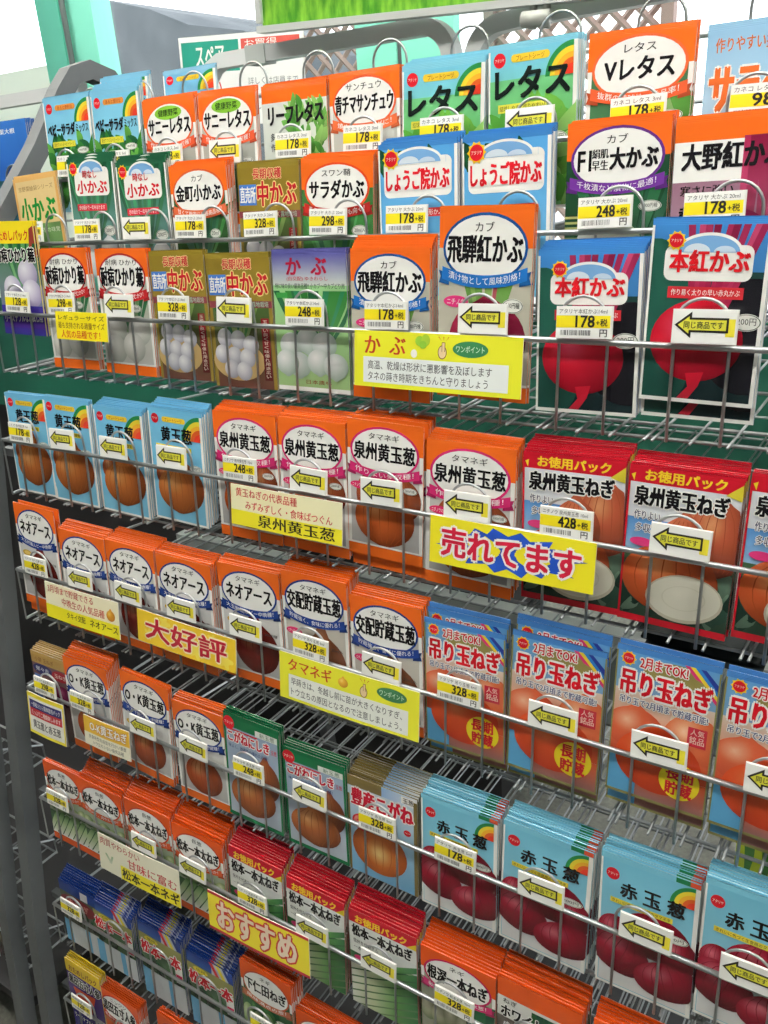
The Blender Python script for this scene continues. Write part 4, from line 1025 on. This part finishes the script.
# ------------------------------------------------------------------ cards clipped to the rails
def sign_art(k, A):
    a = Art(A); Yb = (246, 236, 60)
    def bg(c): a.rect(0, 0, 1, A, c)
    if k == 'regular':
        bg((250, 232, 30)); a.txt('レギュラーサイズ', .06, .04 * A / .33, .95, .30 * A, BK, .02); a.txt('最も支持される適量サイズ', .05, .37 * A, .95, .60 * A, (110, 60, 20), .02); a.txt('人気の品種です！', .1, .66 * A, .86, .94 * A, (206, 30, 30), .03)
    elif k == 'kabu':
        bg((238, 238, 50)); a.rect(.06, .46 * A, .93, .92 * A, (240, 246, 244))
        a.txt('か', .07, .09 * A, .17, .40 * A, (190, 60, 36), .06); a.txt('ぶ', .23, .09 * A, .33, .40 * A, (190, 60, 36), .06)
        a.ell(.42, .14 * A, .028, .026, (150, 200, 60)); a.ell(.455, .12 * A, .026, .03, (170, 206, 60)); a.ell(.44, .20 * A, .022, .02, (140, 196, 60)); a.ell(.385, .36 * A, .02, .022, WH)
        a.ell(.555, .31 * A, .026, .035, (120, 70, 30)); a.ell(.555, .31 * A, .022, .031, (240, 214, 170)); a.rect(.552, .14 * A, .572, .3 * A, (120, 70, 30)); a.rect(.555, .15 * A, .569, .32 * A, (240, 214, 170))
        for dx in (-.02, 0, .02): a.poly([(.562 + dx * .6, .12 * A), (.560 + dx * 1.5, .05 * A), (.565 + dx * 1.5, .05 * A)], (206, 60, 30))
        a.ell(.715, .24 * A, .10, .135 * A, (52, 130, 80)); a.txt('ワンポイント', .635, .18 * A, .795, .29 * A, (220, 236, 220), .015)
        a.txt('高温、乾燥は形状に悪影響を及ぼします', .09, .52 * A, .84, .68 * A, (40, 44, 48), .006); a.txt('タネの蒔き時期をきちんと守りましょう', .09, .72 * A, .82, .88 * A, (40, 44, 48), .006)
    elif k == 'daihyo':
        bg((244, 240, 196)); a.rect(0, .62 * A, 1, A, (244, 232, 50)); a.txt('黄玉ねぎの代表品種', .05, .07 * A, .62, .28 * A, (206, 40, 50), .025); a.txt('みずみずしく・食味ばつぐん', .14, .36 * A, .92, .57 * A, (206, 40, 50), .025); a.txt('泉州黄玉葱', .26, .64 * A, .94, .94 * A, BK, .14)
    elif k == 'urete':
        bg((244, 232, 40)); a.up(); P = []
        for j in range(32):
            q = (1.0 if j % 2 else .72); t = 2 * PI * j / 32; P.append((.5 + .47 * q * math.cos(t) * (.8 if j % 4 == 1 else 1), A / 2 + .46 * A * q * math.sin(t)))
        a._add([(.5, A / 2)] + P, [(0, 1 + j, 1 + (j + 1) % 32) for j in range(32)], [(30, 80, 190)] * 33)
        a.txt('売れてます', .08, .2 * A, .92, .8 * A, (206, 24, 60), .05, out=WH, ow=.014)
    elif k == 'sangatsu':
        bg((246, 240, 206)); a.rect(0, .62 * A, 1, A, (246, 234, 40)); a.txt('3月頃まで貯蔵できる', .04, .06 * A, .68, .27 * A, (190, 50, 40), .025); a.txt('中晩生の人気品種', .24, .33 * A, .82, .55 * A, (190, 50, 40), .025); a.txt('タキイ交配', .30, .68 * A, .56, .86 * A, BK, .02); a.txt('ネオアース', .62, .68 * A, .98, .88 * A, BK, .03)
        a.bulb(.90, .42 * A, .055, .05, (230, 160, 40), (246, 214, 110), (190, 120, 30), neck=.5)
    elif k == 'daikohyo':
        bg((244, 206, 50))
        for x, y, q in ((.3, .2, .05), (.62, .7, .06), (.9, .72, .06), (.12, .7, .04), (.78, .22, .04)): a.ell(x, y * A, q, q, (250, 228, 90), bumps=5, amp=.35)
        a.txt('大好評', .09, .16 * A, .91, .82 * A, (190, 24, 50), .05, out=(250, 240, 200), ow=.012)
    elif k == 'tama':
        bg((240, 238, 60)); a.rect(.07, .44 * A, .93, .94 * A, (242, 246, 238)); a.txt('タマネギ', .07, .09 * A, .40, .36 * A, (200, 70, 40), .05); a.bulb(.485, .26 * A, .035, .03, (236, 180, 60), (250, 220, 130), (200, 140, 40), neck=.5)
        a.ell(.63, .32 * A, .026, .035, (120, 70, 30)); a.ell(.63, .32 * A, .022, .031, (240, 214, 170)); a.rect(.627, .15 * A, .645, .3 * A, (120, 70, 30)); a.rect(.63, .16 * A, .642, .32 * A, (240, 214, 170))
        for dx in (-.02, 0, .02): a.poly([(.636 + dx * .6, .13 * A), (.634 + dx * 1.5, .06 * A), (.639 + dx * 1.5, .06 * A)], (206, 60, 30))
        a.ell(.82, .22 * A, .10, .13 * A, (60, 120, 80)); a.txt('ワンポイント', .74, .16 * A, .90, .27 * A, (220, 236, 220), .015)
        a.txt('早蒔きは、冬越し前に苗が大きくなりすぎ、', .09, .50 * A, .89, .66 * A, (50, 54, 56), .006); a.txt('トウ立ちの原因となるので注意しましょう。', .09, .72 * A, .89, .88 * A, (50, 54, 56), .006)
    elif k == 'small':
        bg((244, 226, 60)); a.rect(.03, .10 * A, .97, .93 * A, (238, 238, 230)); a.rect(.06, .16 * A, .94, .36 * A, (40, 44, 110)); a.rect(.06, .36 * A, .94, .56 * A, (190, 40, 50)); a.txt('一度植えたら簡単栽培パック', .1, .2 * A, .9, .32 * A, WH, .015); a.txt('たっぷり二種類楽しみます', .1, .40 * A, .9, .52 * A, WH, .015); a.txt('黄玉葱と赤玉葱', .12, .64 * A, .88, .84 * A, (80, 80, 80), .03)
    elif k == 'okk':
        bg((236, 190, 60)); a.rect(0, .55 * A, 1, A, (240, 236, 214)); a.txt('O-K黄玉ねぎ', .14, .12 * A, .95, .46 * A, WH, .04, out=(200, 130, 30), ow=.01); a.txt('良食味型完成型を行かい重要', .1, .60 * A, .92, .74 * A, (90, 90, 80), .006); a.txt('トウ立ち少ない優秀品種', .2, .79 * A, .86, .92 * A, (90, 90, 80), .006)
    elif k == 'niku':
        bg((240, 238, 214)); a.rect(.28, .62 * A, 1, A, (246, 232, 50)); a.txt('肉質やわらかい', .03, .06 * A, .54, .27 * A, (180, 50, 40), .025); a.txt('甘味に富む', .38, .33 * A, .97, .59 * A, (200, 40, 50), .03); a.txt('松本一本ネギ', .30, .66 * A, .99, .95 * A, BK, .04)
        a.strip([(.08, .5 * A), (.14, .72 * A)], [(.10, .48 * A), (.17, .7 * A)], [(150, 180, 130), (214, 220, 196)]); a.strip([(.17, .5 * A), (.13, .72 * A)], [(.19, .52 * A), (.16, .74 * A)], [(150, 180, 130), (214, 220, 196)])
    elif k == 'osusume':
        bg((190, 40, 60)); a.rect(0, .07 * A, 1, .93 * A, (248, 232, 60)); a.txt('おすすめ', .10, .16 * A, .88, .84 * A, (244, 226, 206), .05, out=(206, 60, 50), ow=.016)
    return a
SIGNS = [('regular', 3, .177, .088, 1.339, 1.370, 0, 'small yellow three-line notice card on the rail under grey turnip packets'), ('kabu', 3, .6325, .163, 1.316, 1.365, 0, 'long yellow tip card about turnips with green oval on the third shelf rail'),
    ('daihyo', 4, .470, .141, 1.165, 1.2075, 0, 'cream and yellow card with red and black lettering on the fourth shelf rail'), ('urete', 4, .7125, .151, 1.169, 1.212, 0, 'yellow card with blue burst and big red lettering on the fourth shelf rail'),
    ('sangatsu', 5, .139, .139, .988, 1.036, 0, 'cream and yellow card with a drawn onion under the dark-red onion packets'), ('daikohyo', 5, .320, .155, .996, 1.036, -1, 'golden card with three big red characters on the fifth shelf rail'),
    ('tama', 5, .5445, .170, .987, 1.039, 0, 'wide yellow onion tip card with green oval on the fifth shelf rail'), ('small', 6, .0485, .077, .807, .868, 0, 'small white card with blue and red bands beside the post'),
    ('okk', 6, .1715, .087, .828, .869, 1, 'orange-yellow card with white lettering on the sixth shelf rail'), ('niku', 7, .2105, .154, .644, .698, 2, 'cream card with red lettering and drawn leeks on the seventh shelf rail'),
    ('osusume', 7, .415, .157, .645, .699, 2, 'red-edged yellow card with four big white characters on the seventh shelf rail')]
for k, r, x, w, z0, z1, roll, lab in SIGNS:
    h = (z1 - z0); A = h / w
    me = sign_art(k, A).to_mesh('card', w, h, (lambda x_, y_: .0012 * math.sin(PI * x_) ** 2), M['card'], base_c=(244, 240, 220))
    o = link('sign_card', me)
    m = Matrix.Rotation(math.radians(-roll), 3, 'Y') @ Matrix.Rotation(-LEAN * 1.05, 3, 'X'); o.rotation_euler = m.to_euler()
    t = m @ Vector((0, 0, h)); o.location = (x - t.x, RAIL[r][0] - .0078 - t.y, z1 + .002 - t.z)
    tag(o, lab, 'sign card', 'cards on the shelf rails')
# ------------------------------------------------------------------ printed grass header board over the rack
board = tag(empty('header_board', (.27, .872, 1.652)), 'wide board printed with green grass in a pale frame above the rack', 'header board')
board.rotation_euler = (0, math.radians(3.2), 0)
M['grass'] = mat('grass_print', (60, 130, 30), .35, noise=(60, (130, 190, 60), .35, .7)); M['frame'] = mat('pale_frame', (196, 200, 198), .45, .1)
g = M['grass'].node_tree
mp = g.nodes.new('ShaderNodeMapping'); mp.inputs['Scale'].default_value = (2.2, 1, .6)
nz = next(n for n in g.nodes if n.type == 'TEX_NOISE'); tcn = next(n for n in g.nodes if n.type == 'TEX_COORD')
g.links.new(tcn.outputs['Object'], mp.inputs['Vector']); g.links.new(mp.outputs['Vector'], nz.inputs['Vector'])
MB().box(.007, .793, .004, .012, .006, .251).build('grass_print', M['grass'], board)
fr = MB(); fr.box(0, .8, 0, .016, 0, .007).box(0, .8, 0, .016, .25, .26).box(0, .008, 0, .016, .010, .25).box(.792, .8, 0, .016, .010, .25)
fr.build('frame', M['frame'], board)
M['clear'] = mat('milky_clip_plastic', (176, 178, 172), .3)
clip = MB().tube([(.335, .0, -.012), (.362, .0, -.012)], .0075, 10).tube([(.342, .008, -.02), (.342, .008, .008)], .004, 8).tube([(.356, .008, -.02), (.356, .008, .008)], .004, 8)
clip.build('clip', M['clear'], board, True)
for x in (.12, .68): MB().tube([(x, .008, .26), (x, .008, 1.29)], .0035, 6).build('hanging_rod', M['frame'], board, True)

# ------------------------------------------------------------------ the shop around it
def struct(name, mb, m):
    return tag(mb.build(name, m), kind='structure')
M['concrete'] = mat('concrete_floor', (98, 98, 91), .8, noise=(90, (124, 124, 115), .35, .75), bump=(120, .2, .002))
M['ceil'] = mat('ceiling_white', (226, 226, 222), .8); M['wall'] = mat('wall_white', (226, 228, 224), .7); M['teal'] = mat('teal_painted_steel', (140, 232, 208), .45); M['teal_dark'] = mat('deep_teal_steel', (104, 196, 174), .5)
M['mull'] = mat('dark_mullion', (96, 104, 104), .4, .4); M['warm'] = mat('opposite_wall', (70, 70, 70), .8)
struct('floor', MB().box(-8, 5, -2.6, 4.0, -.1, 0), M['concrete'])
struct('ceiling', MB().box(-8, 5, -2.6, 4.1, 3.0, 3.1), M['ceil'])
struct('wall_front', MB().box(-8, 5, -2.7, -2.6, 0, 3.0), M['warm'])
struct('wall_right', MB().box(5, 5.1, -2.7, 4.1, 0, 3.0), M['wall'])
struct('wall_left', MB().box(-8.1, -8, -2.7, 4.1, 0, 3.0), M['wall'])
struct('wall_back', MB().box(-8, 5, 4.0, 4.1, 0, .7).box(-8, 5, 4.0, 4.1, 2.85, 3.0), M['wall'])
# glazed shop front: steel posts, panes
gl = bpy.data.materials.new('window_glass'); gl.use_nodes = True
nt = gl.node_tree; nt.nodes.remove(nt.nodes['Principled BSDF'])
tr = nt.nodes.new('ShaderNodeBsdfTransparent'); gs = nt.nodes.new('ShaderNodeBsdfGlossy'); gs.inputs['Roughness'].default_value = .02
mx = nt.nodes.new('ShaderNodeMixShader')
mx.inputs[0].default_value = .05; nt.links.new(tr.outputs[0], mx.inputs[1]); nt.links.new(gs.outputs[0], mx.inputs[2]); nt.links.new(mx.outputs[0], nt.nodes['Material Output'].inputs['Surface'])
struct('trim_1', MB().box(-4.0, -3.80, 3.92, 4.1, 0, 2.85), M['teal_dark'])
struct('trim_2', MB().box(-3.80, -3.54, 3.95, 4.1, 0, 2.85), M['teal'])
struct('trim_3', MB().tube([(-3.73, 3.90, 0), (-3.73, 3.90, 2.85)], .018, 8), M['mull'])
struct('trim_4', MB().box(-2.21, -2.14, 3.95, 4.1, 0, 2.85), M['teal'])
for i, (x0, x1) in enumerate(((-8, -4.0), (-3.54, -2.21), (-2.14, -1.70), (-1.15, 5))):
    struct(f'window_{i + 1}', MB().box(x0, x1, 4.03, 4.036, .7, 2.85), gl)
d = tag(empty('door_1', (-1.70, 4.0, 0)), kind='structure')
MB().box(0, .235, -.03, .03, .7, 2.85).build('door_panel', M['teal'], d); MB().box(.262, .55, -.03, .03, .7, 2.85).build('door_panel', M['teal'], d); MB().box(.235, .262, -.02, .02, .7, 2.85).build('door_gap_strip', M['mull'], d)
# frosted lower strip of the window and what stands outside
M['frost'] = mat('pale_green_film', (232, 240, 226), .6); M['frost'].node_tree.nodes['Principled BSDF'].inputs['Transmission Weight'].default_value = .75
struct('window_5', MB().box(-8, -4.0, 4.01, 4.02, .7, 2.24), M['frost'])
M['asphalt'] = mat('mottled_dark_roofing', (84, 92, 98), .9, noise=(1.6, (124, 130, 134), .3, .75)); M['ground'] = mat('pale_paving', (200, 200, 194), .9)
struct('ground', MB().box(-30, 20, 4.1, 40, -.1, -.02), M['ground'])
pr = MB(); base = [(-7.25, 3.36), (-6.9, 3.29), (-6.2, 3.10), (-5.70, 2.90), (-5.0, 2.76), (-4.88, 2.62), (-4.85, 0), (-7.25, 0)]
pr.v = [(x, 7.0, z) for x, z in base] + [(x, 10.0, z) for x, z in base]; n = len(base)
pr.f = [tuple(range(n)), tuple(reversed(range(n, 2 * n)))] + [(i, (i + 1) % n, n + (i + 1) % n, n + i) for i in range(n)]
struct('exterior_building', pr, M['asphalt'])
M['lattice'] = mat('brown_lattice_wood', (170, 146, 138), .7)
def lattice(x0, x1, z0, z1, y, lab):
    t = tag(empty('lattice_fence', (x0, y, 0)), lab, 'fence', 'lattice fences outside')
    fb = MB(); w, h = x1 - x0, z1 - z0; s = .13
    for sg in (1, -1):
        k = -int(h / s) - 1
        while k * s < w + h:
            pts = []
            c = k * s
            # clip the diagonal x = c + (z) or x = c + (h - z)
            za, zb = max(0, -c), min(h, w - c)
            if zb - za > .02:
                fz_ = (lambda q: q) if sg == 1 else (lambda q: h - q)
                fb.tube([(c + za, .006 * sg, z0 + fz_(za)), (c + zb, .006 * sg, z0 + fz_(zb))], .017, 4)
            k += 1
    fb.build('lattice_slats', M['lattice'], t)
    MB().box(-.02, w + .02, -.02, .02, z0 - .03, z0).box(-.02, w + .02, -.02, .02, z1, z1 + .03).build('rail', M['lattice'], t)
    for x in (-.02, w + .02): MB().box(x - .03, x + .03, -.03, .03, -.02, z1 + .03).build('fence_post', M['lattice'], t)
lattice(-2.75, -1.98, 1.0, 2.3, 4.7, 'brown diamond lattice fence outside the window beside the teal door')
lattice(-1.30, -.40, 1.0, 2.25, 4.7, 'brown diamond lattice fence outside, past the teal door')
# poster stand behind the rack
ps = tag(empty('poster_stand', (-.58, 1.8, 0)), 'white poster board with teal heading and red lettering standing behind the rack', 'poster')
pa = Art(.50)
pa.rect(0, 0, 1, .5, (240, 242, 240)); pa.rect(.02, .03, .50, .20, (40, 150, 130)); pa.txt('スペアー', .14, .06, .46, .17, WH, .03); pa.rect(.52, .03, .97, .09, (214, 90, 80)); pa.txt('お買得', .55, .035, .8, .085, WH, .02)
pa.txt('のび太い', .05, .24, .34, .34, (214, 50, 60), .03)
for j in range(3): pa.txt('送料込みの特別価格です', .06, .37 + .045 * j, .5, .40 + .045 * j, (200, 110, 110), .005); pa.txt('詳しくは店員まで', .56, .24 + .07 * j, .95, .28 + .07 * j, (120, 126, 130), .005)
link('poster_board', pa.to_mesh('poster', .40, .20, flat, M['card']), ps, (.0, 0, 1.622)).rotation_euler = (0, math.radians(4), 0)
MB().tube([(0, .012, 0), (0, .012, 1.72)], .012, 8).build('pole', M['post'], ps, True); MB().box(-.15, .15, -.03, .14, 0, .015).build('base', M['post'], ps)

pl = tag(empty('shade_block', (-1.0, 1.62, 0)), 'dark block added behind the rack to blacken gaps in lower wire shelves', 'shade_block')  # added block; its black stands in for shade in the left gaps
MB().box(-1.3, 1.25, -.12, .12, .06, .95).build('block_body', M['shade_fill'], pl); MB().box(-1.32, 1.27, -.13, .13, .95, .98).build('top', M['shade_fill'], pl); MB().box(-1.25, 1.2, -.1, .1, 0, .06).build('block_foot', M['shade_fill'], pl)

# ------------------------------------------------------------------ light
M['tube_glow'] = mat('fluorescent_tube', (255, 252, 244), .5, emit=60); M['lamp_body'] = mat('lamp_body', (236, 236, 232), .5)
def lamp(x, y):
    t = tag(empty('ceiling_light', (x, y, 2.92)), 'long fluorescent ceiling light over the aisle', 'ceiling light', 'ceiling lights'); t['label'] = f'white fluorescent ceiling light, {ORD[len(lamps)]} of those outside the view'
    lamps.append(t)
    MB().box(-.62, .62, -.13, .13, .02, .08).build('lamp_body', M['lamp_body'], t)
    for dy in (-.06, .06): MB().tube([(-.6, dy, 0), (.6, dy, 0)], .016, 10).build('fluorescent_tube', M['tube_glow'], t, True)
lamps = []
for y in (-.2, .5):
    for x in (-.9, .75, 2.4): lamp(x, y)
for x in (-3.2, -1.2): lamp(x, 2.9)  # extra unseen lamps added at the back to brighten the teal posts
w = bpy.data.worlds.new('sky'); bpy.context.scene.world = w; w.use_nodes = True
bgn = w.node_tree.nodes['Background']; bgn.inputs['Color'].default_value = (.93, .97, 1, 1); bgn.inputs['Strength'].default_value = 3

# ------------------------------------------------------------------ camera
cam = bpy.data.cameras.new('camera'); co = bpy.data.objects.new('camera', cam); C.objects.link(co)
cam.sensor_fit = 'VERTICAL'; cam.sensor_height = 36; cam.lens = 860 / 1024 * 36; cam.clip_start = .01; cam.clip_end = 100
R = ((0.83677769, -0.15058326, -0.52642927), (0.54334442, 0.34719511, 0.76435096), (-0.06767521, 0.92562424, -0.3723437))
co.matrix_world = Matrix(((R[0][0], R[0][1], -R[0][2], 1.0), (R[1][0], R[1][1], -R[1][2], 0.0), (R[2][0], R[2][1], -R[2][2], 1.5), (0, 0, 0, 1)))
sc = bpy.context.scene; sc.camera = co
sc.view_settings.view_transform = 'Standard'; sc.view_settings.look = 'None'; sc.view_settings.gamma = 1; sc.view_settings.use_curve_mapping = False
sc.view_settings.exposure = 0
sc.cycles.use_denoising = True
